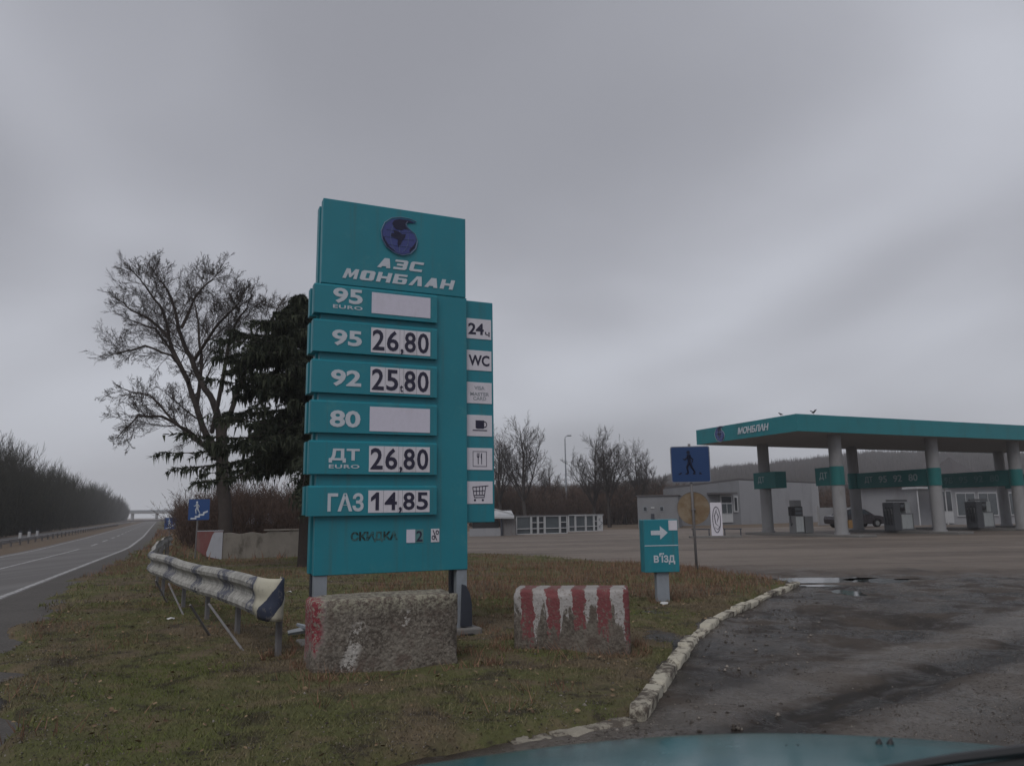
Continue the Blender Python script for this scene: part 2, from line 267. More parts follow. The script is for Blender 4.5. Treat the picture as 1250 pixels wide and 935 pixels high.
# ------------------------------------------------------------------ object helpers
def tag(o, label=None, cat=None, group=None, kind=None):
    if label: o['label'] = label
    if cat: o['category'] = cat
    if group: o['group'] = group
    if kind: o['kind'] = kind
    return o
def thing(name, label, cat, loc=(0,0,0), rz=0.0, group=None):
    o = bpy.data.objects.new(name, None); COL.objects.link(o); o.location = loc; o.rotation_euler = (0,0,rz); o.empty_display_size = .2
    return tag(o, label, cat, group)
def dup(o, loc, rz=None, label=None, scale=None):
    def cp(x, par):
        c = x.copy(); COL.objects.link(c); c.parent = par
        for ch in x.children: cp(ch, c)
        return c
    r = cp(o, None); r.location = loc
    if rz is not None: r.rotation_euler = (0,0,rz)
    if scale: r.scale = scale
    if label: r['label'] = label
    return r
class MB:
    def __init__(s): s.v = []; s.f = []; s.k = []
    def add(s, vs, fs, m=0):
        b = len(s.v); s.v += [tuple(p) for p in vs]; s.f += [tuple(i+b for i in f) for f in fs]; s.k += [m]*len(fs); return s
    def box(s, x0, x1, y0, y1, z0, z1, m=0):
        return s.add([(x0,y0,z0),(x1,y0,z0),(x1,y1,z0),(x0,y1,z0),(x0,y0,z1),(x1,y0,z1),(x1,y1,z1),(x0,y1,z1)],
            [(0,3,2,1),(4,5,6,7),(0,1,5,4),(1,2,6,5),(2,3,7,6),(3,0,4,7)], m)
    def tube(s, pts, rad, n=8, m=0, cap=True, ph=0.0):
        pts = [Vector(p) for p in pts]; rad = rad if isinstance(rad, (list, tuple)) else [rad]*len(pts)
        vs = []; up = None
        for i, p in enumerate(pts):
            d = (pts[min(i+1, len(pts)-1)]-pts[max(i-1, 0)]).normalized()
            if up is None: up = Vector((0,0,1)) if abs(d.z) < .9 else Vector((1,0,0))
            a = d.cross(up).normalized(); b = a.cross(d).normalized(); up = b
            for j in range(n):
                t = 2*math.pi*j/n+ph; vs.append(p+(a*math.cos(t)+b*math.sin(t))*rad[i])
        fs = [(i*n+j, i*n+(j+1)%n, (i+1)*n+(j+1)%n, (i+1)*n+j) for i in range(len(pts)-1) for j in range(n)]
        if cap: fs += [tuple(range(n))[::-1], tuple(range((len(pts)-1)*n, len(pts)*n))]
        return s.add(vs, fs, m)
    def bar(s, p0, p1, w, h, m=0):          # square bar
        return s.tube([p0, p1], [w*.7071]*2, 4, m, True, math.pi/4)
    def prism(s, out, y0, y1, m=0):         # outline in x,z ; extruded along y
        n = len(out)
        vs = [(x,y0,z) for x, z in out]+[(x,y1,z) for x, z in out]
        return s.add(vs, [tuple(range(n)), tuple(range(2*n-1, n-1, -1))]+[(i+n, (i+1)%n+n, (i+1)%n, i) for i in range(n)], m)
    def build(s, name, mats, parent=None, smooth=False, bevel=0, loc=None, rz=None, seg=2):
        me = bpy.data.meshes.new(name); me.from_pydata([tuple(p) for p in s.v], [], s.f); me.update()
        if not isinstance(mats, (list, tuple)): mats = [mats]
        for m in mats: me.materials.append(MT[m])
        if len(mats) > 1: me.polygons.foreach_set('material_index', s.k)
        bm = bmesh.new(); bm.from_mesh(me); bmesh.ops.recalc_face_normals(bm, faces=bm.faces); bm.to_mesh(me); bm.free()
        if smooth: me.shade_smooth()
        o = bpy.data.objects.new(name, me); COL.objects.link(o)
        if parent: o.parent = parent
        if loc is not None: o.location = loc
        if rz is not None: o.rotation_euler = (0,0,rz)
        if bevel:
            b = o.modifiers.new('b', 'BEVEL'); b.width = bevel; b.segments = seg; b.limit_method = 'ANGLE'; b.angle_limit = R(40)
        return o
def np_mesh(name, V, F, mats, parent=None, smooth=False, idx=None):
    V = np.asarray(V, dtype=np.float32); F = np.asarray(F, dtype=np.int32); k = F.shape[1]
    me = bpy.data.meshes.new(name); me.vertices.add(len(V)); me.vertices.foreach_set('co', V.ravel())
    me.loops.add(F.size); me.loops.foreach_set('vertex_index', F.ravel())
    me.polygons.add(len(F)); me.polygons.foreach_set('loop_start', np.arange(len(F), dtype=np.int32)*k)
    if not isinstance(mats, (list, tuple)): mats = [mats]
    for m in mats: me.materials.append(MT[m])
    if idx is not None: me.polygons.foreach_set('material_index', np.asarray(idx, dtype=np.int32))
    me.update(calc_edges=True); me.validate()
    if smooth: me.shade_smooth()
    o = bpy.data.objects.new(name, me); COL.objects.link(o)
    if parent: o.parent = parent
    return o
def soup(name, T, mats, parent=None):
    T = np.asarray(T); n = len(T); return np_mesh(name, T.reshape(-1, 3), np.arange(n*3).reshape(n, 3), mats, parent)
def text_geo(s, bold=0.0, shear=0.0, spacing=1.0, res=3):
    c = bpy.data.curves.new('t', 'FONT'); c.body = s; c.offset = bold; c.shear = shear; c.space_character = spacing; c.resolution_u = res
    o = bpy.data.objects.new('t', c); COL.objects.link(o); bpy.context.view_layer.update()
    me = bpy.data.meshes.new_from_object(o.evaluated_get(bpy.context.evaluated_depsgraph_get()))
    v = [(p.co.x, p.co.y) for p in me.vertices]; f = [tuple(p.vertices) for p in me.polygons]
    bpy.data.objects.remove(o); bpy.data.meshes.remove(me); bpy.data.curves.remove(c); return v, f
def text(mb, s, x0, x1, z0, z1, y, m=0, th=.004, bold=0.0, shear=0.0, spacing=1.0, slope=0.0):
    """lettering standing in the xz plane, facing -y, as a thin raised sheet"""
    v, f = text_geo(s, bold, shear, spacing); xs = [p[0] for p in v]; zs = [p[1] for p in v]
    ax, bx, az, bz = min(xs), max(xs), min(zs), max(zs)
    P = [(x0+(p[0]-ax)/(bx-ax)*(x1-x0), z0+(p[1]-az)/(bz-az)*(z1-z0)) for p in v]
    P = [(x, z+slope*(x-x0)) for x, z in P]; n = len(P)
    fr = [(x, y-th, z) for x, z in P]; bk = [(x, y, z) for x, z in P]
    edges = {}
    for q in f:
        for i in range(len(q)):
            e = (q[i], q[(i+1) % len(q)]); edges[e] = edges.get(e, 0)+1
    side = [(a, b, b+n, a+n) for (a, b) in edges if (b, a) not in edges]
    mb.add(fr+bk, list(f)+side, m)
# value noise for relief
_rg = np.random.default_rng(11); _LAT = _rg.random((256, 256))
def vnoise(x, y, s, sd=0):
    x = np.asarray(x)*s+sd*17.3+1000; y = np.asarray(y)*s+sd*9.1+1000; ix = np.floor(x).astype(int); iy = np.floor(y).astype(int)
    fx = x-ix; fy = y-iy; fx = fx*fx*(3-2*fx); fy = fy*fy*(3-2*fy)
    q = lambda a, b: _LAT[a % 256, b % 256]
    return (q(ix, iy)*(1-fx)+q(ix+1, iy)*fx)*(1-fy)+(q(ix, iy+1)*(1-fx)+q(ix+1, iy+1)*fx)*fy-.5

# ------------------------------------------------------------------ setting: ground, roads
big = MB(); big.add([(-4000,-3000,-.16),(4000,-3000,-.16),(4000,5000,-.16),(-4000,5000,-.16)], [(0,1,2,3)])
tag(big.build('ground', 'field'), kind='structure')

RA = Vector((-9.71, 14.82)); RU = Vector((math.cos(R(111.57)), math.sin(R(111.57)))); RN = Vector((-RU.y, RU.x))
_ss = [-60, 0, 25, 50, 102, 265, 420, 640, 900]; _cc = [0, 0, 0, 1.1, 3.9, 12.6, 21, 33, 47]
def RP(s, off=0.0):
    p = RA+RU*s+RN*(float(np.interp(s, _ss, _cc))+off); return (p.x, p.y)
SS = list(range(-40, 60, 4))+list(range(60, 300, 10))+list(range(300, 880, 30))
def strip(name, o0, o1, z, mat, s0=-1e9, s1=1e9, kind='structure'):
    ss = [s for s in SS if s0 <= s <= s1]; mb = MB(); vs = []
    for s in ss:
        for o in (o0, o1): p = RP(s, o); vs.append((p[0], p[1], z))
    mb.add(vs, [(2*i, 2*i+2, 2*i+3, 2*i+1) for i in range(len(ss)-1)])
    o = mb.build(name, mat); tag(o, kind=kind); return o
strip('highway', -2.6, 4.3, .008, 'road')
strip('opposite_carriageway', 7.6, 10.5, -.02, 'road')
strip('median_strip', 4.3, 7.6, -.05, 'field')
strip('road_shoulder', -2.6, -.12, .0115, 'shoulder')
strip('gravel_shoulder', -8.5, -2.59, -.004, 'lot', -40, 4)
def marking(name, off, wd, s0, s1, par=None):
    mb = MB(); n = max(2, int((s1-s0)/4)+1); ss = np.linspace(s0, s1, n); vs = []
    for s in ss:
        for o in (off-wd/2, off+wd/2): p = RP(s, o); vs.append((p[0], p[1], .013))
    mb.add(vs, [(2*i, 2*i+2, 2*i+3, 2*i+1) for i in range(n-1)]); o = mb.build(name, 'paint'); return tag(o, kind='structure')
marking('edge_line', 0, .13, -30, 300)
marking('lane_line', 2.15, .12, -30, 25.5)
for s in range(30, 240, 8): marking('lane_dash', 2.0, .13, s, s+4)
marking('far_edge_line', 3.95, .10, -30, 300)

KERB = [(5.45,15.2),(4.35,13.4),(3.25,11.5),(2.58,10.3),(1.96,8.8),(1.47,7.5),(1.13,6.5),(1.0,5.85),(.72,5.55),(.05,5.22),(-.42,4.93)]
poly = list(KERB)+[(-.75,4.6),(-1.1,4.25),(-1.9,3.8),(-2.7,4.0),(-3.7,5.4),(-4.5,6.6),(-5.5,8.4),(-6.9,11.2),(-8.5,14.2)]
poly += [RP(s, -.65) for s in (4, 12, 20, 30, 45, 60, 90, 140, 200, 260, 330)]
poly += [(-60,330),(-8,120),(-6,60)]+[tuple(G(*p)[:2]) for p in ((430,664),(480,672),(600,677),(700,682),(790,688),(860,696),(930,706),(962,713))]
PG = np.array(poly)
def sdist(x, y):
    x = np.asarray(x, float); y = np.asarray(y, float); best = np.full(x.shape, 1e9); ins = np.zeros(x.shape, bool); n = len(PG)
    for i in range(n):
        ax, ay = PG[i]; bx, by = PG[(i+1) % n]; dx, dy = bx-ax, by-ay; L2 = dx*dx+dy*dy
        t = np.clip(((x-ax)*dx+(y-ay)*dy)/L2, 0, 1); d = np.hypot(x-ax-t*dx, y-ay-t*dy); best = np.minimum(best, d)
        c = ((ay > y) != (by > y)); xi = ax+(y-ay)/np.where(by-ay == 0, 1e-9, by-ay)*dx; ins ^= (c & (x < xi))
    return np.where(ins, best, -best)
def verge_z(x, y):
    sdv = sdist(x, y)+(.18+.55*np.clip(-x-2.5, 0, 1))*vnoise(x, y, 1.7, 3)+.08*vnoise(x, y, 6, 4)
    h = .055+.07*vnoise(x, y, .35, 1)+.05*vnoise(x, y, 1.4, 2)+.022*vnoise(x, y, 5, 5)+.012*vnoise(x, y, 14, 6)
    t = np.clip((sdv+.10)/.30, 0, 1); t = t*t*(3-2*t); return -.15+(.15+np.maximum(h, .02))*t
def grid(name, xs, ys, zf, mat, skip=None, thr=None):
    X, Y = np.meshgrid(xs, ys); Z = zf(X, Y); nx = len(xs); ny = len(ys)
    V = np.stack([X, Y, Z], -1).reshape(-1, 3); i = np.arange(nx-1)[None, :]+np.arange(ny-1)[:, None]*nx
    F = np.stack([i, i+1, i+1+nx, i+nx], -1).reshape(-1, 4); keep = np.ones(len(F), bool)
    C = V[F].mean(1)
    if skip: keep &= ~((C[:,0] > skip[0]) & (C[:,0] < skip[1]) & (C[:,1] > skip[2]) & (C[:,1] < skip[3]))
    if thr is not None: keep &= V[F][:,:,2].max(1) > thr
    F = F[keep]; u, inv = np.unique(F, return_inverse=True)
    return tag(np_mesh(name, V[u], inv.reshape(F.shape), mat, smooth=True), kind='structure')
grid('grass_verge', np.arange(-7, 6.01, .06), np.arange(3, 16.01, .06), verge_z, 'turf', thr=-.14)
grid('grass_verge', np.concatenate([np.arange(-150, -30, 3), np.arange(-30, 8.01, .5)]), np.concatenate([np.arange(3, 60, .5), np.arange(60, 330, 4)]), verge_z, 'turf', skip=(-7, 6, 3, 16), thr=-.14)
PUD = [((6.35,16.5), .75, .42), ((7.6,16.1), .5, .45), ((6.1,15.3), .5, .14), ((5.9,13.9), .17, .42), ((9.2,16.4), .9, .14), ((4.9,10.2), .6, .3)]
def lot_z(x, y):
    e = np.clip(np.minimum.reduce([x+6, 14-x, y-1, 20-y])/1.5, 0, 1)
    z = .05*vnoise(x, y, .8, 8)+.040*vnoise(x, y, 2.6, 9)+.022*vnoise(x, y, 7, 10)
    tn_ = (x-1.75)*.643-(y-5.42)*.766; z = z-.035*np.exp(-(tn_/.2)**2)+.018*np.exp(-((np.abs(tn_)-.5)/.2)**2)
    for (cx_, cy_), a_, b_ in PUD: z = z-.075*np.exp(-(((x-cx_)/a_)**2+((y-cy_)/b_)**2)*.7)
    return z*e
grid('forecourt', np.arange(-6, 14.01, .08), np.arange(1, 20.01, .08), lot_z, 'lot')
lot = MB()
for x0, x1, y0, y1 in ((-6,90,-12,1),(-6,90,20,64),(14,90,1,20)): lot.add([(x0,y0,0),(x1,y0,0),(x1,y1,0),(x0,y1,0)], [(0,1,2,3)])
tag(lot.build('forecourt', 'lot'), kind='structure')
for (cx_, cy_), a_, b_ in PUD[:5]:
    mb = MB(); n = 28; vs = [(cx_, cy_, -.022)]
    for i in range(n):
        t = 2*math.pi*i/n; k = 1.5+.35*math.sin(3*t+cx_)+.2*math.sin(5*t); vs.append((cx_+a_*k*math.cos(t), cy_+b_*k*math.sin(t), -.022))
    mb.add(vs, [(0, i+1, (i+1) % n+1) for i in range(n)]); tag(mb.build('puddle', 'water'), kind='structure')

# kerb of whitewashed stones round the tip of the verge
kr = thing('kerb', None, None); kr['kind'] = 'structure'
kp = [Vector((*p, 0)) for p in KERB[:-1]]+[Vector((-.05,5.17,0))]; cum = [0]
for i in range(len(kp)-1): cum.append(cum[-1]+(kp[i+1]-kp[i]).length)
def kat(s):
    for i in range(len(kp)-1):
        if s <= cum[i+1]: return kp[i].lerp(kp[i+1], (s-cum[i])/(cum[i+1]-cum[i]))
    return kp[-1]
s = 0.0; rk = random.Random(5); kst = []
while s < cum[-1]-.25:
    ln = rk.uniform(.62, .95); e = min(s+ln, cum[-1]); p0, p1 = kat(s+.012), kat(e-.012); d = (p1-p0).normalized(); q = Vector((-d.y, d.x, 0))
    if not (8.9 < s < 9.3):
        bm = bmesh.new(); bmesh.ops.create_grid(bm, x_segments=1, y_segments=1, size=.5); bm.clear()
        nseg = 9; rows = []; wd = .135; hh = (.078 if s < 10.6 else .055)+rk.uniform(-.02, .012); tilt = rk.uniform(-.03, .03)
        if s > 10.3: hh -= .03
        for i in range(nseg+1):
            c = p0.lerp(p1, i/nseg); endk = .8 if i in (0, nseg) else 1
            prof = [(-.5,-.6),(-.5,.86),(-.44,.99),(-.15,1.0),(.15,1.0),(.42,.97),(.5,.84),(.5,-.6)]
            ring = []
            for (a_, b_) in prof:
                j = rk.uniform(-.004, .004)*(3 if rk.random() < .12 else 1); ring.append(bm.verts.new(c+q*(a_*wd*endk+j+tilt*b_)+Vector((0,0,(b_*hh*(endk if b_ > .5 else 1))+rk.uniform(-.004, .003)-(rk.uniform(.01,.03) if rk.random() < .07 and b_ > .5 else 0)))))
            rows.append(ring)
        for i in range(nseg):
            for j in range(7): bm.faces.new((rows[i][j], rows[i][j+1], rows[i+1][j+1], rows[i+1][j]))
        bm.faces.new(rows[0]); bm.faces.new(rows[-1][::-1]); bmesh.ops.recalc_face_normals(bm, faces=bm.faces)
        me = bpy.data.meshes.new('kerb_stone'); bm.to_mesh(me); bm.free(); me.materials.append(MT['kerb']); o = bpy.data.objects.new('kerb_stone', me); COL.objects.link(o); o.parent = kr; me.shade_smooth()
    s = e

# ------------------------------------------------------------------ grass, weeds, gravel
rg = np.random.default_rng(3)
def blades(P, h, w_, lean, rgn):
    n = len(P); az = rgn.uniform(0, 2*np.pi, n); la = rgn.uniform(0, 2*np.pi, n); H = h*rgn.uniform(.5, 1.4, n); Lr = lean*rgn.uniform(.2, 1.6, n)*H
    dx = np.cos(az)*w_*.5; dy = np.sin(az)*w_*.5
    a_ = P+np.stack([dx, dy, np.zeros(n)-.005], -1); b_ = P-np.stack([dx, dy, np.zeros(n)+.005], -1)
    c_ = P+np.stack([np.cos(la)*Lr, np.sin(la)*Lr, H], -1); return np.stack([a_, b_, c_], 1)
def scatter(n, x0, x1, y0, y1, keep):
    x = rg.uniform(x0, x1, n); y = rg.uniform(y0, y1, n); z = verge_z(x, y); sdv = sdist(x, y)
    k = keep(x, y, z, sdv) & (np.abs(x/np.maximum(y, .1)) < .78); return np.stack([x[k], y[k], z[k]], -1)
P1 = scatter(330000, -7, 6, 3.6, 13, lambda x, y, z, s: (z > .0) & (s > -.12+np.where(x < -2.6, 1, 0)*rg.uniform(0, 1.3, len(x))**1.5) & (vnoise(x, y, 1.1, 21)+.6*vnoise(x, y, 4.5, 22)+rg.uniform(-.35, .35, len(x)) > -.22))
T = blades(P1, .022, .007, 1.0, rg)
P1 = scatter(60000, -7, 6, 3.6, 14, lambda x, y, z, s: (z > .01) & (s > .1) & (vnoise(x, y, 2.2, 31)+.5*vnoise(x, y, 7, 32) > .12))
T = np.concatenate([T, blades(P1, .042, .008, .8, rg)])
P1 = scatter(120000, -25, 8, 12, 34, lambda x, y, z, s: (z > .0) & (s > 0) & (vnoise(x, y, 1.0, 41)+rg.uniform(-.4, .4, len(x)) > -.1))
T = np.concatenate([T, blades(P1, .055, .016, .9, rg)])
tag(soup('short_grass', T, 'blade'), 'short matted olive and straw winter grass on the verge', 'grass', kind='stuff')
P1 = scatter(60000, -24, 8, 10, 26, lambda x, y, z, s: (z > .0) & (s > .1) & (vnoise(x, y, .5, 51)+.5*vnoise(x, y, 2, 52)+.10*np.clip((y-12.5)/4, -1, 1) > .08))
T = blades(P1, .11, .010, .5, rg)
P1 = scatter(9000, -3, 7, 13, 22, lambda x, y, z, s: (z > .0) & (s > .1)); T = np.concatenate([T, blades(P1, .12, .012, .5, rg)])
P1 = scatter(26000, -60, -4, 26, 90, lambda x, y, z, s: (z > .0) & (s > .2)); T = np.concatenate([T, blades(P1, .22, .05, .6, rg)])
ringw = []
for (cx_, cy_, a_, b_, an_) in ((-1.10,7.40,.78,.42,22),(.56,8.4,.70,.38,-8),(-2.36,7.9,.12,.12,0),(2.36,12.4,.2,.2,0),(4.3,18.5,.2,.2,0),(-.6,9.5,.3,.25,24),(-2.2,8.8,.25,.25,24)):
    t_ = rg.uniform(0, 6.283, 420 if a_ > .5 else 130); k_ = 1+rg.uniform(.0, .22, len(t_)); u_ = np.sign(np.cos(t_))*np.abs(np.cos(t_))**.4*a_*k_; v_ = np.sign(np.sin(t_))*np.abs(np.sin(t_))**.4*b_*k_; c_, s_ = math.cos(R(an_)), math.sin(R(an_))
    x_ = cx_+u_*c_-v_*s_; y_ = cy_+u_*s_+v_*c_; ringw.append(np.stack([x_, y_, verge_z(x_, y_)], -1))
T = np.concatenate([T, blades(np.concatenate(ringw), .085, .008, .7, rg)])
P1 = scatter(14000, -7, 5, 5, 13, lambda x, y, z, s: (z > .0) & (s > .15) & (vnoise(x, y, 1.7, 71)+.7*vnoise(x, y, 6, 72) > .33)); T = np.concatenate([T, blades(P1, .12, .008, .7, rg)])
tag(soup('dry_weeds', T, 'weed'), 'thin reddish brown dry weeds along the back of the verge', 'weeds', kind='stuff')
P1 = scatter(2600, -7, 5, 4.2, 14, lambda x, y, z, s: (z > -.05) & (s > -.6)); n_ = len(P1); a1 = rg.uniform(0, 6.283, n_); q_ = rg.uniform(.010, .026, n_)
dx = np.stack([np.cos(a1)*q_, np.sin(a1)*q_, rg.uniform(-.4, .4, n_)*q_], -1); dy = np.stack([-np.sin(a1)*q_*.6, np.cos(a1)*q_*.6, rg.uniform(0, .6, n_)*q_], -1); P1 = P1+np.array([0,0,.022])
a = NT('fallen_leaf', .9, .15); ri = a.isl(); a.col(a.mix(ri, (.07,.045,.03), (.26,.19,.12))); MT['leaf'] = a.m
tag(soup('fallen_leaves', np.concatenate([np.stack([P1-dx, P1+dy, P1+dx], 1), np.stack([P1-dx, P1+dx, P1-dy], 1)]), 'leaf'), 'small brown fallen leaves scattered in the grass', 'leaves', kind='stuff')
def stones(n, x0, x1, y0, y1, smin, smax, cond, zf, rgn):
    x = rgn.uniform(x0, x1, n); y = rgn.uniform(y0, y1, n); k = cond(x, y) & (np.abs(x/np.maximum(y, .1)) < .8); x = x[k]; y = y[k]; z = zf(x, y); n = len(x)
    O = np.array([(1,0,0),(0,1,0),(-1,0,0),(0,-1,0),(0,0,1),(0,0,-.5)], float); FF = np.array([(0,1,4),(1,2,4),(2,3,4),(3,0,4),(1,0,5),(2,1,5),(3,2,5),(0,3,5)])
    S = rgn.uniform(smin, smax, n)[:,None,None]*O[None]*rgn.uniform(.5, 1.4, (n, 6, 1)); an = rgn.uniform(0, 6.28, n)
    c_, s_ = np.cos(an)[:,None], np.sin(an)[:,None]; V = np.stack([S[:,:,0]*c_-S[:,:,1]*s_, S[:,:,0]*s_+S[:,:,1]*c_, S[:,:,2]*.7], -1)+np.stack([x, y, z], -1)[:,None]
    F = FF[None]+(np.arange(n)*6)[:,None,None]; return V.reshape(-1, 3), F.reshape(-1, 3)
V, F = stones(52000, .3, 12, 3, 17, .003, .009, lambda x, y: (sdist(x, y) < -.05) & (vnoise(x, y, .9, 61)+.5*vnoise(x, y, 3, 62)+.35*np.exp(-((x-2.6)**2+(y-6.0)**2)/3) > -.05), lot_z, rg)
tag(np_mesh('gravel', V, F, 'gravel'), 'loose grey gravel strewn over the muddy entrance', 'gravel', kind='stuff')
V, F = stones(1100, .6, 5, 4, 14, .010, .026, lambda x, y: (sdist(x, y) < -.03) & (sdist(x, y) > -1.2), lot_z, rg)
tag(np_mesh('broken_stone', V, F, 'gravel'), 'coarse broken stones lying along the foot of the kerb', 'gravel', kind='stuff')
V, F = stones(2600, -7, 5, 4, 18, .006, .02, lambda x, y: sdist(x, y) > .0, verge_z, rg)
tag(np_mesh('verge_stone', V, F, 'gravel'), 'small pale stones scattered in the verge grass', 'gravel', kind='stuff')
V, F = stones(60000, -10, .4, 2.5, 13, .003, .010, lambda x, y: (sdist(x, y) < .9) & (vnoise(x, y, 1.2, 81) > -.25), lambda x, y: np.maximum(verge_z(x, y), .002), rg)
tag(np_mesh('shoulder_gravel', V, F, 'gravel'), 'fine dark gravel on the shoulder before the grass', 'gravel', kind='stuff')
# ------------------------------------------------------------------ gas canopy and columns
cn = thing('gas_canopy', 'large flat teal canopy over the fuel pumps, carried by round grey concrete columns', 'canopy', (14.09, 37.58, 0), R(24))
CZ = 5.25; CF = .86; CL = 27.0; CD = 8.0
mb = MB(); mb.box(0, CL, 0, .10, CZ, CZ+CF); mb.build('front_fascia', 'teal_dark', cn)
mb = MB(); mb.box(0, .10, .103, CD-.103, CZ, CZ+CF); mb.build('side_fascia', 'teal_dark', cn)
mb = MB(); mb.box(0, CL, CD-.10, CD, CZ, CZ+CF); mb.build('rear_fascia', 'teal_dark', cn)
mb = MB(); mb.box(CL-.1, CL, .103, CD-.103, CZ, CZ+CF); mb.build('side_fascia', 'teal_dark', cn)
mb = MB(); mb.box(.103, CL-.103, .103, CD-.103, CZ+.02, CZ+.06); mb.build('soffit', 'soffit', cn)
mb = MB(); mb.box(.103, CL-.103, .103, CD-.103, CZ+CF-.12, CZ+CF-.06); mb.build('deck', 'roof', cn)
# the sign on the short side (faces -x); local frame turned so that text reads from the left
def face_group(name, x, parent):         # child frame: its -y looks along -x of the parent
    o = bpy.data.objects.new(name, None); COL.objects.link(o); o.parent = parent; o.location = (x, 0, 0); o.rotation_euler = (0, 0, R(-90)); return o
def side_mesh(mb, x):                    # turn geometry drawn in (s,y,z) facing -y into facing -x; s runs back to front
    mb.v = [(x+v[1], -v[0], v[2]) for v in mb.v]; return mb
mb = MB(); text(mb, 'МОНБЛАН', -4.35, -1.95, CZ+.25, CZ+.62, -.004, th=.03, bold=.022, shear=.25)
side_mesh(mb, 0).build('lettering', 'letter', cn)
GP = [(790,65),(730,46),(650,43),(570,62),(510,112),(480,190),(490,262),(530,330),(600,375),(670,389),(740,366),(786,312),(802,242),(780,182),(735,146),(706,120),(696,97),(712,77)]
def globe(y, cx_, cz_, r):
    f = lambda p: (cx_+(p[0]-641)/170*r, cz_-(p[1]-216)/172*r)
    body = MB(); body.prism([f(p) for p in GP], y-.010, y)
    dk = MB()
    dk.prism([f(p) for p in ((640,52),(725,52),(765,62),(712,72),(692,92),(700,118),(728,146),(690,140),(660,160),(610,155),(585,135),(572,100),(590,70))], y-.014, y-.0102)
    dk.prism([f(p) for p in ((585,165),(625,170),(665,195),(700,190),(690,225),(668,255),(655,290),(632,325),(622,290),(628,255),(600,240),(562,228),(565,200),(590,195))], y-.014, y-.0102)
    dk.prism([f(p) for p in ((786,270),(794,250),(796,262),(782,312),(738,360),(735,335),(765,300))], y-.014, y-.0102)
    dk.prism([f(p) for p in ((490,235),(500,250),(545,325),(600,366),(560,352),(520,318),(492,262))], y-.014, y-.0102)
    ln = MB()
    out = [Vector((f(p)[0], y-.012, f(p)[1])) for p in GP]
    cen = Vector((cx_, y-.012, cz_)); out = [cen+(p-cen)*1.06 for p in out]
    ln.tube(out, r*.030, 4, 0, True)
    for k in (-.45, 0, .45):
        ln.tube([(cx_+k*r*math.cos(t)*1.1, y-.012, cz_-r*.08+r*.86*math.sin(t)) for t in np.linspace(-1.3, 1.0, 8)], r*.012, 3)
        zc = cz_-.12*r+k*r*.9; hw = math.sqrt(max(.05, 1-(k*.9+.12)**2))*r*.86
        ln.tube([(cx_-hw, y-.012, zc), (cx_, y-.012, zc-.06*r), (cx_+hw*.95, y-.012, zc)], r*.012, 3)
    return body, dk, ln
b, d, l = globe(-.004, -6.0+.12, CZ+.42, .42)
gb = side_mesh(b, 0).build('globe_emblem', 'globe', cn); side_mesh(d, 0).build('continent', 'globe_dk', gb); side_mesh(l, 0).build('outline', 'letter_mid', gb)
CXF = [3.45, 10.75, 17.8, 24.9]; CXB = [3.95, 11.15, 18.35, 25.3]; YF, YB = 1.0, 6.9
rc = .325
def column(x, y, bands=(2.9, 4.1)):
    mb = MB(); mb.tube([(x,y,.10),(x,y,bands[0]),(x,y,bands[1]),(x,y,CZ+.02)], rc, 24); o = mb.build('column', 'conc', cn, smooth=False)
    o.data.shade_smooth(); m = o.modifiers.new('e', 'EDGE_SPLIT'); m.split_angle = R(40)
    mb = MB(); mb.tube([(x,y,.10),(x,y,.22)], rc+.06, 24); mb.build('base_ring', 'conc', o)
for i, x in enumerate(CXF): column(x, YF)
for i, x in enumerate(CXB): column(x, YB)
def wrap(x, y, par):                      # curved teal sheet clasping a column
    mb = MB(); mb.tube([(x,y,2.64),(x,y,3.60)], rc+.035, 24); return mb
def board(name, p0, p1, lets, label, hw=.11):
    (x0, y0), (x1, y1) = p0, p1; d = Vector((x1-x0, y1-y0, 0)); Ln = d.length; d.normalize(); ang = math.atan2(d.y, d.x)
    mb = MB(); mb.box(0, Ln, -hw, hw, 2.65, 3.59)
    o = mb.build(name, 'teal_band', cn, loc=(x0, y0, 0), rz=ang, bevel=.01)
    for s_, c_, w_ in lets:
        m2 = MB(); text(m2, s_, c_-w_/2, c_+w_/2, 2.94, 3.34, -hw-.002, th=.015, bold=.012); m2.build('lettering', label, o)
# boards run from the rear columns to the front ones, lettered on the side we see (-x); direction back -> front so -y faces -x
def bc(i): return (CXB[i], YB), (CXF[i], YF)
(b0, f0) = bc(0); v0 = Vector((f0[0]-b0[0], f0[1]-b0[1])).normalized()
pA = (b0[0]-v0.x*.55, b0[1]-v0.y*.55)
board('fuel_board', pA, (b0[0]+v0.x*1.45, b0[1]+v0.y*1.45), [('ДТ', .72, .6)], 'letter_mid', .38)
pB = (f0[0]+v0.x*.36, f0[1]+v0.y*.36)
board('fuel_board', (f0[0]-v0.x*1.5, f0[1]-v0.y*1.5), pB, [('ДТ', .62, .6)], 'letter_mid')
for i, ls in ((1, ('ДТ', '95', '92', '80')), (2, ('98', '95', '92', '80')), (3, ('98', '95', '92', '80'))):
    b0, f0 = bc(i); n_ = math.hypot(b0[0]-f0[0], b0[1]-f0[1])
    board('fuel_board', b0, f0, [(s_, n_*(.22+.185*k), .62) for k, s_ in enumerate(ls)], 'letter_mid' if i == 1 else 'letter_dim')
for x, y in ((CXF[0], YF), (CXB[1], YB), (CXF[1], YF), (CXB[2], YB), (CXF[2], YF)): wrap(x, y, cn).build('column_sleeve', 'teal_band', cn)
mb = MB(); mb.box(3.60, 3.84, YF-.38, YF-.29, .45, .85); mb.build('junction_box', 'yellow', cn, bevel=.01)
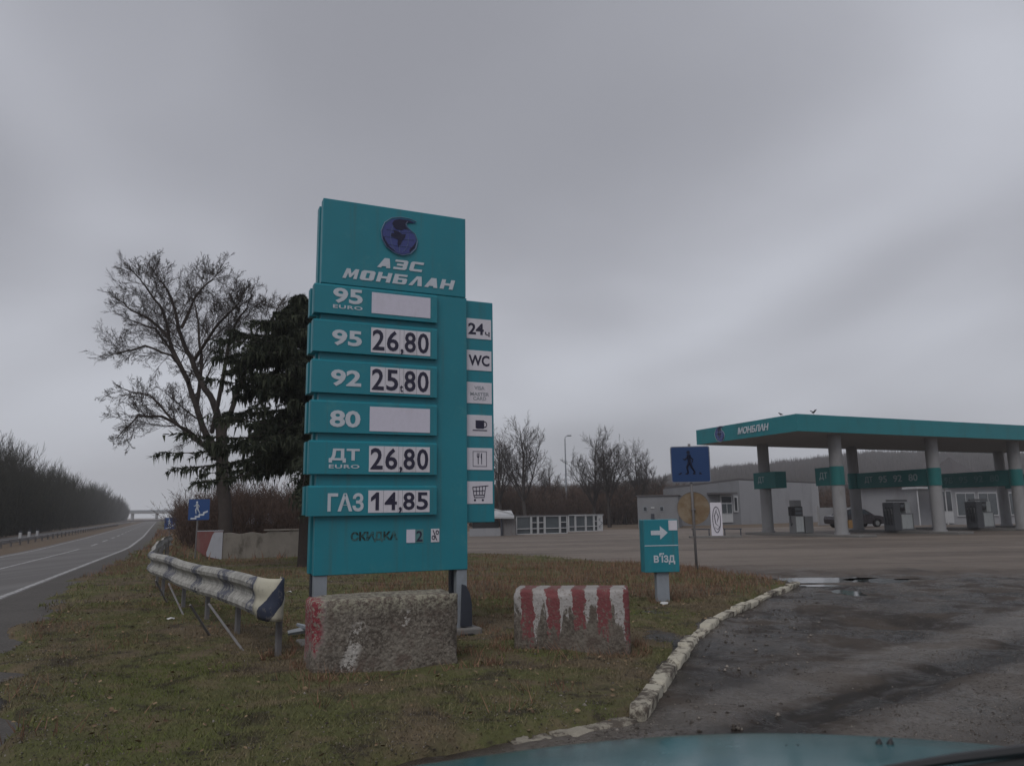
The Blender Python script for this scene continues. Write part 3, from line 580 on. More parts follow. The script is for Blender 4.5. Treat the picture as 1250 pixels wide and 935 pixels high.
for i in range(4):
    xa = (CXF[i]+CXB[i])/2; mb = MB(); ou = []
    mb.box(xa-.62, xa+.62, -.4, YB+1.0, -.05, .13); isl_ = mb.build('pump_island', 'asph_patch', loc=cn.location, rz=R(24), bevel=.03); tag(isl_, kind='structure')

def CW(x, y, z=0):                        # canopy frame to world
    c, s_ = math.cos(R(24)), math.sin(R(24)); return (14.09+x*c-y*s_, 37.58+x*s_+y*c, z)
def pump(x, y, label, wide, grp='fuel pumps on the islands'):
    t = thing('fuel_pump', label, 'fuel pump', CW(x, y, .13), R(24), grp)
    if not wide:
        mb = MB(); mb.box(-.32, .32, -.24, .24, 0, .95); mb.build('lower_cabinet', 'pump_grey', t, bevel=.02)
        mb = MB(); mb.box(-.27, .27, -.262, -.242, .08, .90); mb.build('door', 'pump_white', t, bevel=.01)
        mb = MB(); mb.box(-.34, .30, -.22, .22, .952, 1.45); hd = mb.build('display_head', 'black', t, bevel=.02)
        mb = MB(); mb.box(-.26, .24, -.235, -.222, 1.02, 1.16); mb.box(-.26, .24, -.235, -.222, 1.24, 1.38); mb.build('display', 'glass_grey', hd)
        mb = MB(); mb.box(-.26, .26, -.18, .18, 1.452, 1.80); mb.build('top_box', 'pump_grey', t, bevel=.02)
        mb = MB(); mb.box(.42, 1.0, -.22, .22, 0, .92); mb.build('side_cabinet', 'pump_grey', t, bevel=.02)
        mb = MB(); mb.tube([(-.36,-.1,1.3),(-.52,-.12,1.0),(-.5,-.12,.4),(-.38,-.1,.55)], .025, 6); mb.build('hose', 'black', t)
        mb = MB(); mb.box(-.40, -.345, -.14, -.06, 1.1, 1.36); mb.build('nozzle', 'black', t)
    else:
        mb = MB(); mb.box(-.85, -.30, -.38, .38, 0, 1.62); mb.build('hose_cabinet', 'pump_dark', t, bevel=.03)
        for k in (-.25, -.05, .15):
            mb = MB(); mb.tube([(-.87,k,1.35),(-.97,k,.9),(-.93,k,.35),(-.88,k+.03,.7)], .022, 6); mb.build('hose', 'black', t)
            mb = MB(); mb.box(-.93, -.855, k-.03, k+.03, .95, 1.25); mb.build('nozzle', 'pump_grey', t)
        mb = MB(); mb.box(-.297, .75, -.36, .36, 0, .98); mb.build('lower_cabinet', 'pump_grey', t, bevel=.02)
        mb = MB(); mb.box(-.24, .62, -.385, -.362, .10, .92); mb.build('door', 'pump_white', t, bevel=.01)
        mb = MB(); mb.box(-.25, .20, -.30, .30, 1.15, 1.60); mb.box(-.2, -.12, -.2, .2, .98, 1.15); hd = mb.build('display_head', 'black', t, bevel=.02)
        mb = MB(); mb.box(-.2, .15, -.315, -.302, 1.33, 1.5); mb.build('display', 'glass_grey', hd)
        mb = MB(); mb.box(.23, .62, -.30, .30, .983, 1.62); mb.build('top_box', 'pump_white', t, bevel=.02)
        mb = MB(); mb.box(-.9, .7, -.06, .06, 1.66, 1.78); mb.build('number_plate', 'pump_grey', t)
    return t
pump(3.55, 4.2, 'slim fuel pump with white door, between the two leftmost canopy columns', False)
pump(10.95, 3.7, 'wide fuel pump with black hose side, right of the dark saloon car', True)
pump(18.1, 3.7, 'wide fuel pump with black hose side on the right island before the glazed shop', True)
def bird(loc, rz, label, wing):
    t = thing('perched_bird', label, 'bird', loc, rz, 'birds on the canopy roof edge'); t.scale = (.75, .75, .75)
    mb = MB(); mb.tube([(-.16,0,.10),(-.08,0,.13),(0,0,.15),(.07,0,.19),(.10,0,.23),(.135,0,.245),(.17,0,.24)], [.01,.035,.055,.045,.03,.033,.006], 8); mb.build('body', 'black', t, smooth=True)
    mb = MB(); mb.tube([(0,.02,.1),(0,.02,0)], .006, 4); mb.tube([(0,-.02,.1),(0,-.02,0)], .006, 4); mb.build('legs', 'black', t)
    if wing:
        for sg in (-1, 1):
            mb = MB(); mb.add([(.06,sg*.03,.19),(-.08,sg*.03,.17),(-.10,sg*.22,.29),(.02,sg*.3,.33),(.07,sg*.15,.25)], [(0,1,2,3,4)]); o = mb.build('wing', 'black', t); o.modifiers.new('s', 'SOLIDIFY').thickness = .012
bird(CW(.05, 1.1, CZ+CF), R(150), 'small dark bird sitting upright on the left canopy edge', False)
bird(CW(1.2, .05, CZ+CF), R(20), 'small dark bird with raised wings on the front canopy edge', True)

# ------------------------------------------------------------------ price sign
PS = thing('price_sign', 'tall teal petrol price sign with globe emblem, fuel price rows and service pictograms', 'price sign', (-2.2345, 8.692, 0), R(23.888))
mb = MB(); mb.box(.0, 1.825, .0, .13, .79, 4.165); mb.build('main_panel', 'teal', PS, bevel=.006)
mb = MB(); mb.box(-.012, 1.812, -.006, .124, 4.168, 5.228); tp = mb.build('top_panel', 'teal', PS, bevel=.008)
mb = MB(); mb.box(-.022, 1.80, .20, .33, .80, 5.20); mb.build('rear_panel', 'teal', PS, bevel=.006)
mb = MB(); mb.box(.05, 1.75, .133, .197, .9, 5.12); mb.build('core_frame', 'steel_dark', PS)
mb = MB(); mb.box(1.828, 2.205, .05, .15, 1.342, 4.152); mb.build('service_panel', 'teal', PS, bevel=.006)
b, d, l = globe(-.0095, .93, 4.868, .232)
gb = b.build('globe_emblem', 'globe', PS); d.build('continent', 'globe_dk', gb); l.build('outline', 'globe_line', gb)
mb = MB()
# squat slanted capitals drawn as stencil shapes
def glyphs(mb, x0, z0, hgt, wd, gap, seq, y, sh_=.28, slope=0.0):
    S = dict(A=[[(0,0),(.30,0),(.36,.16),(.66,.16),(.70,0),(1,0),(.74,1),(.36,1)]],
      L=[[(0,0),(.30,0),(.56,.72),(.68,0),(1,0),(.80,1),(.44,1)]],
      M=[[(0,0),(.24,0),(.30,.55),(.46,.12),(.56,.12),(.76,.55),(.76,0),(1,0),(.98,1),(.72,1),(.53,.52),(.36,1),(.10,1)]],
      H=[[(0,0),(.30,0),(.30,.38),(.70,.38),(.70,0),(1,0),(1,1),(.70,1),(.70,.62),(.30,.62),(.30,1),(0,1)]],
      C=[[(0,.12),(.12,0),(1,0),(1,.24),(.32,.24),(.32,.76),(1,.76),(1,1),(.12,1),(0,.88)]],
      Z=[[(0,0),(.88,0),(1,.12),(1,.88),(.88,1),(0,1),(0,.78),(.68,.78),(.68,.61),(.2,.61),(.2,.39),(.68,.39),(.68,.22),(0,.22)]],
      O=[[(0,.14),(.14,0),(.86,0),(1,.14),(1,.86),(.86,1),(.14,1),(0,.86)]],
      B=[[(0,0),(.88,0),(1,.12),(1,.52),(.88,.62),(.32,.62),(.32,.79),(.94,.79),(.94,1),(0,1)]])
    hole = dict(O=(.38,.62,.24,.76), B=(.34,.66,.2,.42)); x = x0
    for ch in seq:
        for p in S[ch]: mb.prism([(x+a*wd+sh_*hgt*b, z0+b*hgt+slope*(x+a*wd-x0)) for a, b in p], y-.005, y)
        if ch in hole:
            a0, a1, b0, b1 = hole[ch]; mb.prism([(x+a*wd+sh_*hgt*b, z0+b*hgt+slope*(x+a*wd-x0)) for a, b in ((a0,b0),(a1,b0),(a1,b1),(a0,b1))], y-.007, y-.0052, 1)
        x += wd+gap
glyphs(mb, .655, 4.437, .125, .165, .035, 'AZC', -.0065)
glyphs(mb, .235, 4.252, .125, .172, .032, 'MOHBLAH', -.0065)
mb.build('lettering', ['letter', 'teal'], PS)
rows = [(3.792, 4.148, '95', 'EURO', None), (3.331, 3.718, '95', None, '26,80'), (2.85, 3.24, '92', None, '25.80'), (2.387, 2.762, '80', None, None), (1.914, 2.298, 'ДТ', 'EURO', '26,80'), (1.445, 1.785, 'ГАЗ', None, '14,85')]
for i, (z0, z1, nm, sub, pr) in enumerate(rows):
    mb = MB(); prof = [(-.050, z0), (-.050, z1-.02), (-.028, z1), (-.0005, z1), (-.0005, z0)]
    vs = [(-.09 if y < -.001 else -.085, y, z) for y, z in prof]+[(1.415, y, z) for y, z in prof]; n = 5
    mb.add(vs, [tuple(range(n)), tuple(range(2*n-1, n-1, -1))]+[(k, k+n, (k+1) % n+n, (k+1) % n) for k in range(n)])
    mb.box(-.09, -.002, .0, .11, z0, z1)
    rw = mb.build('price_row', 'teal', PS)
    m2 = MB(); m2.box(-.10, -.024, .205, .33, z0+.01, z1); m2.build('rear_price_row', 'teal', PS, bevel=.005)
    y = -.051; h0 = {0: 3.925, 1: 3.412, 2: 2.93, 3: 2.452, 4: 2.045, 5: 1.492}[i]
    h1 = {0: 4.112, 1: 3.603, 2: 3.126, 3: 2.648, 4: 2.205, 5: 1.70}[i]
    m3 = MB(); text(m3, nm, .125, .535 if i == 5 else .478, h0, h1, y, th=.004, bold=.03)
    if sub: text(m3, sub, .128, .478, h0-.065, h0-.022, y, th=.003, bold=.02, spacing=1.1)
    m3.build('lettering', 'letter', rw)
    w0, w1 = z0+.03, z1-.055
    if i == 0: w0, w1 = 3.84, 4.10
    m4 = MB(); m4.box(.588, 1.325, -.055, -.0502, w0, w1); pl = m4.build('price_plate', 'white_sign' if pr else 'grey_window', rw)
    if pr:
        d0, d1 = w0+.028, w1-.022; xs = [(.604,.750),(.779,.925),(1.0,1.14),(1.165,1.305)]
        for (xa, xb), ch in zip(xs, [pr[0], pr[1], pr[3], pr[4]]):
            m5 = MB()
            if ch == '1': m5.prism([(.672,d0),(.712,d0),(.712,d1),(.682,d1),(.618,d1-.06),(.618,d1-.105),(.672,d1-.068)], -.0585, -.0555)
            else: text(m5, ch, xa, xb, d0, d1, -.0555, th=.003, bold=.018)
            m5.build('digit', 'ink', pl)
        m5 = MB()
        if pr[2] == ',': text(m5, ',', .950, .985, d0-.035, d0+.035, -.0555, th=.003, bold=.03)
        else: text(m5, 't', .945, .985, d0-.01, d0+.075, -.0555, th=.003, bold=.02)
        m5.build('comma', 'ink', pl)
        # single digit cards, their joints showing as thin dark seams
        for xx in (.765, .94, .992, 1.152): m6 = MB(); m6.box(xx-.002, xx+.002, -.0558, -.0552, w0, w1); m6.build('card_joint', 'sign_rim', pl)
# discount line at the foot
mb = MB(); text(mb, 'СКИДКА', .405, .955, 1.142, 1.262, -.001, th=.002, bold=.045)
MT['worn_print'] = None
a = NT('flaking_print', .7, .2); v = a.pos(); a.col(a.mix(a.ss(a.noise(v, 9, 4, .7), .44, .56), (.018,.028,.026), (.05,.13,.14))); MT['worn_print'] = a.m
mb.build('worn_lettering', 'worn_print', PS)
mb = MB(); mb.box(1.06, 1.165, -.006, -.001, 1.122, 1.275); mb.build('blank_plate', 'grey_window', PS)
mb = MB(); mb.box(1.168, 1.265, -.005, -.001, 1.122, 1.275); p_ = mb.build('digit_plate', 'letter_dim', PS); mb = MB(); text(mb, '2', 1.178, 1.255, 1.135, 1.258, -.0055, th=.002, bold=.02); mb.build('digits', 'ink', p_)
mb = MB(); mb.box(1.36, 1.463, -.006, -.001, 1.122, 1.278); p_ = mb.build('percent_plate', 'white_sign', PS); mb = MB(); [mb.tube([(cx_+.016*math.cos(t), -.0085, cz_+.022*math.sin(t)) for t in np.linspace(0, 2*math.pi, 13)], .005, 4, 0, False) for cx_, cz_ in ((1.388,1.175),(1.437,1.235))]; mb.tube([(1.385,-.0085,1.262),(1.405,-.0085,1.21),(1.432,-.0085,1.142)], .0055, 4); mb.build('percent_mark', 'ink', p_)
# service pictograms
SZ = [(3.655,3.918),(3.243,3.503),(2.82,3.09),(2.405,2.672),(1.985,2.257),(1.568,1.843)]
for i, (z0, z1) in enumerate(SZ):
    mb = MB(); mb.box(1.838, 2.178, .044, .0495, z0, z1); pl = mb.build('service_plate', 'white_sign', PS)
    m = MB(); y = .0435; c_ = 2.008; zc = (z0+z1)/2
    if i == 0: text(m, '24', 1.862, 2.075, z0+.055, z0+.205, y, th=.002, bold=.028); text(m, 'ч', 2.092, 2.155, z0+.04, z0+.10, y, th=.002, bold=.015)
    if i == 1: text(m, 'WC', 1.865, 2.15, z0+.06, z0+.20, y, th=.002, bold=.028)
    if i == 2:
        text(m, 'VISA', 1.94, 2.08, z0+.175, z0+.222, y, th=.002, bold=.012); text(m, 'MASTER', 1.885, 2.14, z0+.098, z0+.142, y, th=.002, bold=.012); text(m, 'CARD', 1.925, 2.10, z0+.042, z0+.086, y, th=.002, bold=.006)
    if i == 3:
        m.prism([(1.955,z0+.105),(1.97,z0+.095),(2.06,z0+.095),(2.07,z0+.105),(2.07,z0+.20),(1.955,z0+.20)], y-.002, y)
        m.tube([(2.07+.035*math.sin(t), y-.001, z0+.15+.036*math.cos(t)) for t in np.linspace(0, math.pi, 9)], .006, 4); m.box(1.915, 2.11, y-.002, y, z0+.068, z0+.08)
    if i == 4:
        for (xa, xb, za, zb) in ((1.915,1.921,z0+.04,z1-.04),(2.095,2.101,z0+.04,z1-.04),(1.921,2.095,z0+.04,z0+.046),(1.921,2.095,z1-.046,z1-.04)): m.box(xa, xb, y-.002, y, za, zb)
        m.box(1.982, 1.991, y-.002, y, z0+.07, z0+.20)
        for k in (-.014, 0, .014): m.box(1.984+k, 1.989+k, y-.0025, y-.0005, z0+.165, z0+.21)
        m.box(1.972, 2.0, y-.002, y, z0+.155, z0+.168); m.prism([(2.028,z0+.07),(2.036,z0+.07),(2.038,z0+.21),(2.026,z0+.205),(2.020,z0+.15),(2.028,z0+.14)], y-.002, y)
    if i == 5:
        def ln_(p, q, r_=.0045): m.tube([(p[0], y-.002, z0+p[1]), (q[0], y-.002, z0+q[1])], r_, 4)
        for p, q in (((1.91,.205),(2.12,.222)),((2.085,.22),(2.062,.075)),((1.912,.205),(1.925,.105)),((1.925,.105),(2.065,.108)),((1.917,.155),(2.075,.162)),((1.957,.207),(1.963,.107)),((2.0,.21),(2.002,.107)),((2.042,.213),(2.036,.107)),((1.93,.078),(2.062,.078)),((1.925,.105),(1.935,.08))): ln_(p, q)
        for xx in (1.94, 2.045): m.prism([(xx+.014*math.cos(t), z0+.045+.014*math.sin(t)) for t in np.linspace(0, 2*math.pi, 13)[:-1]], y-.002, y)
    m.build('pictogram' if i > 2 else 'lettering', 'ink' if i != 2 else 'steel', pl)
# legs
for x0, x1 in ((.01,.155), (1.69,1.822)):
    mb = MB(); mb.box(x0, x1, .015, .125, -.1, .79); mb.build('leg', 'steel', PS, bevel=.004)
    mb = MB(); mb.box(x0, x1-.02, .22, .32, -.1, .80); mb.build('rear_leg', 'steel_dark', PS, bevel=.004)
mb = MB(); pts = []
for t in np.linspace(0, 1, 8): pts.append((1.775+.09*math.sin(t*math.pi*.62), .44-.44*t**1.3+.13))
mb.prism([(1.73,.13)]+[(1.75,.62),(1.80,.60),(1.85,.50),(1.872,.38),(1.875,.13)], -.02, .013); mb.build('gusset', 'steel_dark', PS, bevel=.004)
mb = MB(); mb.box(1.60, 1.98, -.09, .36, -.08, .115); mb.build('foot_block', 'asph_patch', PS, bevel=.02)
mb = MB(); mb.box(1.70, 1.85, -.16, -.092, -.05, .06); mb.build('footing_socket', 'black', PS)
mb = MB(); mb.box(-.12, .26, -.08, .36, -.08, .08); mb.build('foot_block', 'asph_patch', PS, bevel=.02)

# ------------------------------------------------------------------ the two concrete blocks
def rough_block(name, label, loc, rz, w_, d_, h_, mat, amp, sd):
    mb = MB(); nx, ny, nz = 34, 14, 20
    bm = bmesh.new(); bmesh.ops.create_cube(bm, size=1)
    bmesh.ops.subdivide_edges(bm, edges=bm.edges, cuts=19, use_grid_fill=True)
    from mathutils import noise as mn
    for v in bm.verts:
        p = Vector((v.co.x*w_+w_/2, v.co.y*d_+d_/2, v.co.z*h_+h_/2)); c_ = Vector((v.co.x, v.co.y, v.co.z))
        # worn-off corners and edges
        ex = [abs(c_.x)*2, abs(c_.y)*2, abs(c_.z)*2]; ed = sorted(ex); k = max(0, ed[1]-.95)/.05
        q = Vector((w_/2, d_/2, h_/2)); inn = (q-p).normalized()
        f = mn.fractal(p*4+Vector((sd,0,0)), .9, 2.1, 4); g = mn.fractal(p*14+Vector((sd,3,0)), .9, 2.1, 3)
        chip = max(0, mn.noise(p*5+Vector((0,sd,0))))*.10*max(0, ed[1]-.80)/.2
        p = p+inn*(k*.012+chip)+Vector((f, f*.8, f*.6))*amp+Vector((g, -g, g))*amp*.45; p.z -= .06; v.co = p
    me = bpy.data.meshes.new(name); bm.to_mesh(me); bm.free(); me.materials.append(MT[mat]); me.shade_smooth()
    o = bpy.data.objects.new(name, me); COL.objects.link(o); o.location = loc; o.rotation_euler = (0,0,rz); tag(o, label, 'concrete block', 'concrete blocks in front of the price sign'); return o
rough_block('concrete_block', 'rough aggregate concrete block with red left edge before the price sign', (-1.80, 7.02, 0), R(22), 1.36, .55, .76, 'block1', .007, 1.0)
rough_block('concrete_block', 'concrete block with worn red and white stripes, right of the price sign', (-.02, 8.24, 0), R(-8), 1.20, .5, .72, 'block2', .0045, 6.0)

# ------------------------------------------------------------------ guardrail with striped end
gr = thing('guardrail', 'battered W-beam guardrail with peeling white and blue paint, curving away beside the highway', 'guardrail', (0,0,0))
rp = [(-2.46,7.93),(-2.95,8.72),(-3.6,9.72),(-4.35,10.85),(-5.4,12.45),(-6.35,13.95),(-7.15,15.4),(-8.1,17.6),(-9.2,20.0),(-10.5,23.2),(-12.1,27.0),(-13.4,30.5)]
rv = [Vector((*p, 0)) for p in rp]; rc_ = [0]
for i in range(len(rv)-1): rc_.append(rc_[-1]+(rv[i+1]-rv[i]).length)
def rat(s):
    s = max(0, min(rc_[-1], s)); xs = np.interp(s, rc_, [p.x for p in rv]); ys = np.interp(s, rc_, [p.y for p in rv]); return Vector((float(xs), float(ys), 0))
def rdir(s): return (rat(min(s+.35, rc_[-1]))-rat(max(s-.35, 0))).normalized()
prof = [(-.0,.165),(.055,.150),(.078,.115),(.070,.080),(.010,.030),(.000,0),(.010,-.030),(.070,-.080),(.078,-.115),(.055,-.150),(0,-.165)]
zc_ = .615
bm = bmesh.new(); rings = []; ss = np.arange(0, rc_[-1], .22); rr_ = random.Random(9)
for s in ss:
    p = rat(s); d = rdir(s); q = Vector((-d.y, d.x, 0))*1.0     # towards the road (left of travel away)
    # face shown to the road: +q
    ring = []; dent = .016*math.sin(s*1.7)+.005*math.sin(s*4.3)
    for (a_, b_) in prof: ring.append(bm.verts.new(p+q*(a_+dent)+Vector((0,0,zc_+b_*1.15+.012*math.sin(s*1.3)))))
    rings.append(ring)
for i in range(len(rings)-1):
    band = 1 if (ss[i] < .45 or 1.5 < ss[i] < 2.0 or 3.1 < ss[i] < 3.7 or 5.2 < ss[i] < 6.1 or 8 < ss[i] < 9) else 0
    for j in range(len(prof)-1):
        f = bm.faces.new((rings[i][j], rings[i][j+1], rings[i+1][j+1], rings[i+1][j])); f.material_index = band
me = bpy.data.meshes.new('beam'); bm.to_mesh(me); bm.free(); me.materials.append(MT['rail_w']); me.materials.append(MT['rail_k'])
o = bpy.data.objects.new('beam', me); COL.objects.link(o); o.parent = gr; m = o.modifiers.new('s', 'SOLIDIFY'); m.thickness = .006; pass
# bull-nose end: wraps round the near end from the road side to the back
a = NT('end_cap_stripes', .6, .3); v = a.pos(); uvn = a.n('UVMap'); X, Y, Z = a.xyz(uvn.outputs[0]); g = a.noise(v, 14, 5, .7)
dg = a.math('ADD', a.math('SUBTRACT', X, a.math('MULTIPLY', Y, .75)), a.math('MULTIPLY', a.math('SUBTRACT', g, .5), .05)); m = a.math('MULTIPLY', a.ss(dg, .08, .09), a.ss(dg, .54, .53)); cc = a.mix(m, (.44,.42,.34), (.032,.040,.068)); a.col(a.mix(a.math('MULTIPLY', a.ss(g, .55, .68), .6), cc, (.17,.16,.15))); a.bump(g, .004, .5); MT['endcap'] = a.m
bm = bmesh.new(); p = rat(0); d = -rdir(0); q = Vector((-rdir(0).y, rdir(0).x, 0)); cap = []; uvl = bm.loops.layers.uv.new('UVMap'); uvs = {}
base_ = [q*.090-d*.30, q*.092-d*.18, q*.088-d*.04, q*.055+d*.10, q*.0+d*.18, q*-.06+d*.17, q*-.10+d*.10, q*-.115+d*.0, q*-.115-d*.10]
for i, off in enumerate(base_):
    ring = []
    for jj, b_ in enumerate(np.linspace(-.205, .205, 11)):
        wv = .014*math.cos(b_/.205*math.pi*2)*(-1 if i < 3 else -.4); v_ = bm.verts.new(p+off*(1-.10*(abs(b_)/.205)**3)+q*wv+Vector((0,0,zc_+b_+.015))); uvs[v_] = (i/(len(base_)-3), jj/10); ring.append(v_)
    cap.append(ring)
for i in range(len(base_)-1):
    for j in range(10):
        f = bm.faces.new((cap[i][j], cap[i][j+1], cap[i+1][j+1], cap[i+1][j]))
        for lp_ in f.loops: lp_[uvl].uv = uvs[lp_.vert]
bm.normal_update(); me = bpy.data.meshes.new('end_cap'); bm.to_mesh(me); bm.free(); me.materials.append(MT['endcap'])
o = bpy.data.objects.new('end_cap', me); COL.objects.link(o); o.parent = gr; m = o.modifiers.new('s', 'SOLIDIFY'); m.thickness = .008; me.shade_smooth()
for s0_ in (3.3, 7.2, 11.4):              # lapped joints with their bolts
    p = rat(s0_); d = rdir(s0_); q = Vector((-d.y, d.x, 0)); mb = MB(); dent = .016*math.sin(s0_*1.7)+.005*math.sin(s0_*4.3)
    vs = [tuple(p+d*(k_*.32-.16)+q*(a_+dent+.007)+Vector((0,0,zc_+b_*1.15+.012*math.sin(s0_*1.3)))) for k_ in (0, 1) for (a_, b_) in prof]; n_ = len(prof)
    mb.add(vs, [(j, j+1, j+1+n_, j+n_) for j in range(n_-1)]); o = mb.build('lap_joint', 'rail_w', gr); o.modifiers.new('s', 'SOLIDIFY').thickness = .005
    for bx_ in (-.1, .1):
        for bz_ in (-.105, .105): c_ = p+d*bx_+q*(.078+dent)+Vector((0,0,zc_+bz_*1.15)); mb = MB(); mb.tube([c_, c_+q*.02], .014, 6); mb.build('bolt', 'pole', gr)
for k, s in enumerate([-.02, 1.75, 3.4, 5.1, 7.2, 9.6, 12.2, 15, 18, 21]):
    p = rat(s); d = rdir(s); q = Vector((-d.y, d.x, 0)); p = p-q*.09
    if k == 0: p = G(339, 808)*1.0; p.z = 0
    mb = MB(); mb.box(-.04, .04, -.025, .025, -.15, .72 if k else .55); pz = mb.build('post', 'pole', gr, loc=(p.x, p.y, 0), rz=math.atan2(d.y, d.x), bevel=.004)
for (a0, b0) in (((0.55),(228,1)),): pass
for (x0, y0), (x1, y1), zt in (((255,737),(310,806),.50),((232,738),(263,781),.50),((206,712),(229,757),.5),((190,708),(208,740),.5)):
    e_ = G(x1, y1); t_ = G(x0, y0, .46); mb = MB(); mb.tube([t_, e_-Vector((0,0,.05))], .014, 6); mb.build('brace', 'pole', gr)

# ------------------------------------------------------------------ entry sign
es = thing('entry_sign', 'teal entrance sign box with white arrow and lettering on a short grey post', 'sign', (2.34, 12.30, 0), R(8))
W0 = -.32
mb = MB(); mb.box(-.30, .265, .0, .22, .50, 1.315); bx = mb.build('cabinet', 'teal', es, bevel=.008)
mb = MB(); mb.box(-.10, .10, .05, .17, -.1, .499); mb.build('post', 'steel', es, bevel=.004)
mb = MB(); mb.box(-.29, .255, -.005, -.0005, .905, .918); mb.build('dividing_line', 'letter', es)
mb = MB(); mb.box(.115, .255, -.005, -.0005, 1.145, 1.30); mb.build('white_patch', 'white_sign', es)
mb = MB(); mb.prism([(-.18,1.075),(-.03,1.075),(-.03,1.005),(.095,1.11),(-.03,1.215),(-.03,1.145),(-.18,1.145)], -.004, -.0005); mb.build('arrow', 'letter', es, bevel=.0)
mb = MB(); text(mb, "в'їзд", -.15, .195, .62, .80, -.0005, th=.004, bold=.02); mb.build('lettering', 'letter', es)

# ------------------------------------------------------------------ pedestrian sign with rusty disc
cs = thing('crossing_sign', 'blue crossing sign with faded walking figure above a rusty yellow disc on one thin pole', 'road sign', (4.30, 18.47, 0), R(-9))
mb = MB(); mb.tube([(0,0,-.2),(-.015,0,1.4),(-.03,0,3.04)], .032, 10); mb.build('pole', 'pole', cs, smooth=True)
def rsq(x0, x1, z0, z1, r_):
    o_ = []
    for cx_, cz_, t0 in ((x1-r_, z0+r_, -90), (x1-r_, z1-r_, 0), (x0+r_, z1-r_, 90), (x0+r_, z0+r_, 180)):
        for k in range(5): t = R(t0+k*22.5); o_.append((cx_+r_*math.cos(t), cz_+r_*math.sin(t)))
    return o_
SX0, SX1, SZ0, SZ1 = -.49, .44, 2.11, 2.98
mb = MB(); mb.prism(rsq(SX0, SX1, SZ0, SZ1, .05), -.060, -.035); pl = mb.build('sign_plate', 'sign_rim', cs)
mb = MB(); mb.prism(rsq(SX0+.022, SX1-.022, SZ0+.022, SZ1-.022, .04), -.066, -.0602); mb.build('sign_face', 'blue', pl)
def walker(mb, cx_, cz_, s, y, mirror=1):
    P = lambda pts: [(cx_+mirror*a_*s, cz_+b_*s) for a_, b_ in pts]
    def limb(pts, r0): mb.tube([(a_, y, b_) for a_, b_ in P(pts)], [r_*s for r_ in r0], 6)
    mb.prism([(cx_+mirror*.03*s+.07*s*math.cos(t), cz_+.42*s+.075*s*math.sin(t)) for t in np.linspace(0, 2*math.pi, 13)[:-1]], y-.003, y)
    limb([(.02,.33),(.0,.05)], [.085,.06]); limb([(0,.08),(.10,-.14),(.06,-.40)], [.06,.045,.03]); limb([(0,.08),(-.08,-.15),(-.20,-.36)], [.06,.045,.03])
    limb([(.03,.28),(.17,.14),(.24,.18)], [.035,.03,.02]); limb([(.0,.28),(-.13,.15),(-.10,.02)], [.035,.03,.02])
mb = MB(); cxm = (SX0+SX1)/2; walker(mb, cxm-.02, 2.57, .62, -.067, -1)
for k in (-2.0, -.7, .7, 1.9): mb.prism([(cxm+k*.13-.05, 2.30), (cxm+k*.13+.02, 2.30), (cxm+k*.11+.02, 2.35), (cxm+k*.11-.02, 2.35)], -.068, -.0662)
mb.build('walking_figure', 'navyink', pl)
mb = MB(); mb.prism([(0+.39*math.cos(t), 1.50+.395*math.sin(t)) for t in np.linspace(0, 2*math.pi, 41)[:-1]], .036, .050); dk = mb.build('disc', 'disc', cs)
mb = MB(); mb.tube([(0+.385*math.cos(t), .034, 1.50+.39*math.sin(t)) for t in np.linspace(0, 2*math.pi, 41)], .008, 5, 0, False); mb.build('rim', 'pole', dk)
mb = MB(); mb.box(-.06, .04, -.04, .034, 1.46, 1.49); mb.box(-.08, .03, -.034, .034, 2.25, 2.28); mb.box(-.08, .02, -.034, .034, 2.8, 2.83); mb.build('bracket', 'pole', cs)

# ------------------------------------------------------------------ subway signs on the left
def blue_sign(px, pyb, pyc, half, label, h_, loc=None, group=None):
    base = G(px, pyb); base.z = 0; t = thing('subway_sign', label, 'road sign', base, R(5), group)
    mb = MB(); mb.tube([(0,0,-.2),(.02,0,h_+half)], .03, 8); mb.build('pole', 'pole', t)
    mb = MB(); mb.prism(rsq(-half+.06, half+.06, h_-half, h_+half, .03), -.055, -.035); pl = mb.build('sign_plate', 'blue_pale', t)
    mb = MB(); walker(mb, .0, h_+.05, half*1.35, -.058, -1)
    s_ = half
    mb.prism([(-s_*.75+.06,h_-s_*.78),(-s_*.35+.06,h_-s_*.78),(-s_*.35+.06,h_-s_*.6),(.0+.06,h_-s_*.6),(0+.06,h_-s_*.42),(s_*.4+.06,h_-s_*.42),(s_*.4+.06,h_-s_*.25),(s_*.85+.06,h_-s_*.1),(s_*.85+.06,h_-s_*.25),(s_*.55+.06,h_-s_*.38),(s_*.5+.06,h_-s_*.58),(s_*.12+.06,h_-s_*.58),(s_*.12+.06,h_-s_*.76),(-s_*.2+.06,h_-s_*.76),(-s_*.2+.06,h_-s_*.92),(-s_*.75+.06,h_-s_*.92)], -.060, -.0555)
    mb.build('figure_on_stairs', 'letter', pl)
blue_sign(238, 683, 622, .36, 'blue sign with white walking figure on stairs, by the end of the low wall', 1.72)
blue_sign(206, 657, 640, .40, 'small distant blue sign beyond the guardrail bend', 1.05)
for px, lb in ((308, 'left'), (327, 'right')):
    b_ = AT(px, 636, 37); t = thing('warning_sign', '%s one of two small pale triangular signs beyond the low wall' % lb, 'road sign', (b_.x, b_.y, 0), R(10), 'triangular signs beyond the wall')
    mb = MB(); mb.tube([(0,0,-.2),(0,0,1.5)], .025, 6); mb.build('pole', 'pole', t)
    mb = MB(); mb.prism([(-.32,1.08),(.32,1.08),(0,1.62)], -.05, -.03); mb.build('sign_plate', 'sign_rim', t)
    mb = MB(); mb.prism([(-.2,1.14),(.2,1.14),(0,1.48)], -.055, -.0502); mb.build('sign_face', 'grey_window', t)

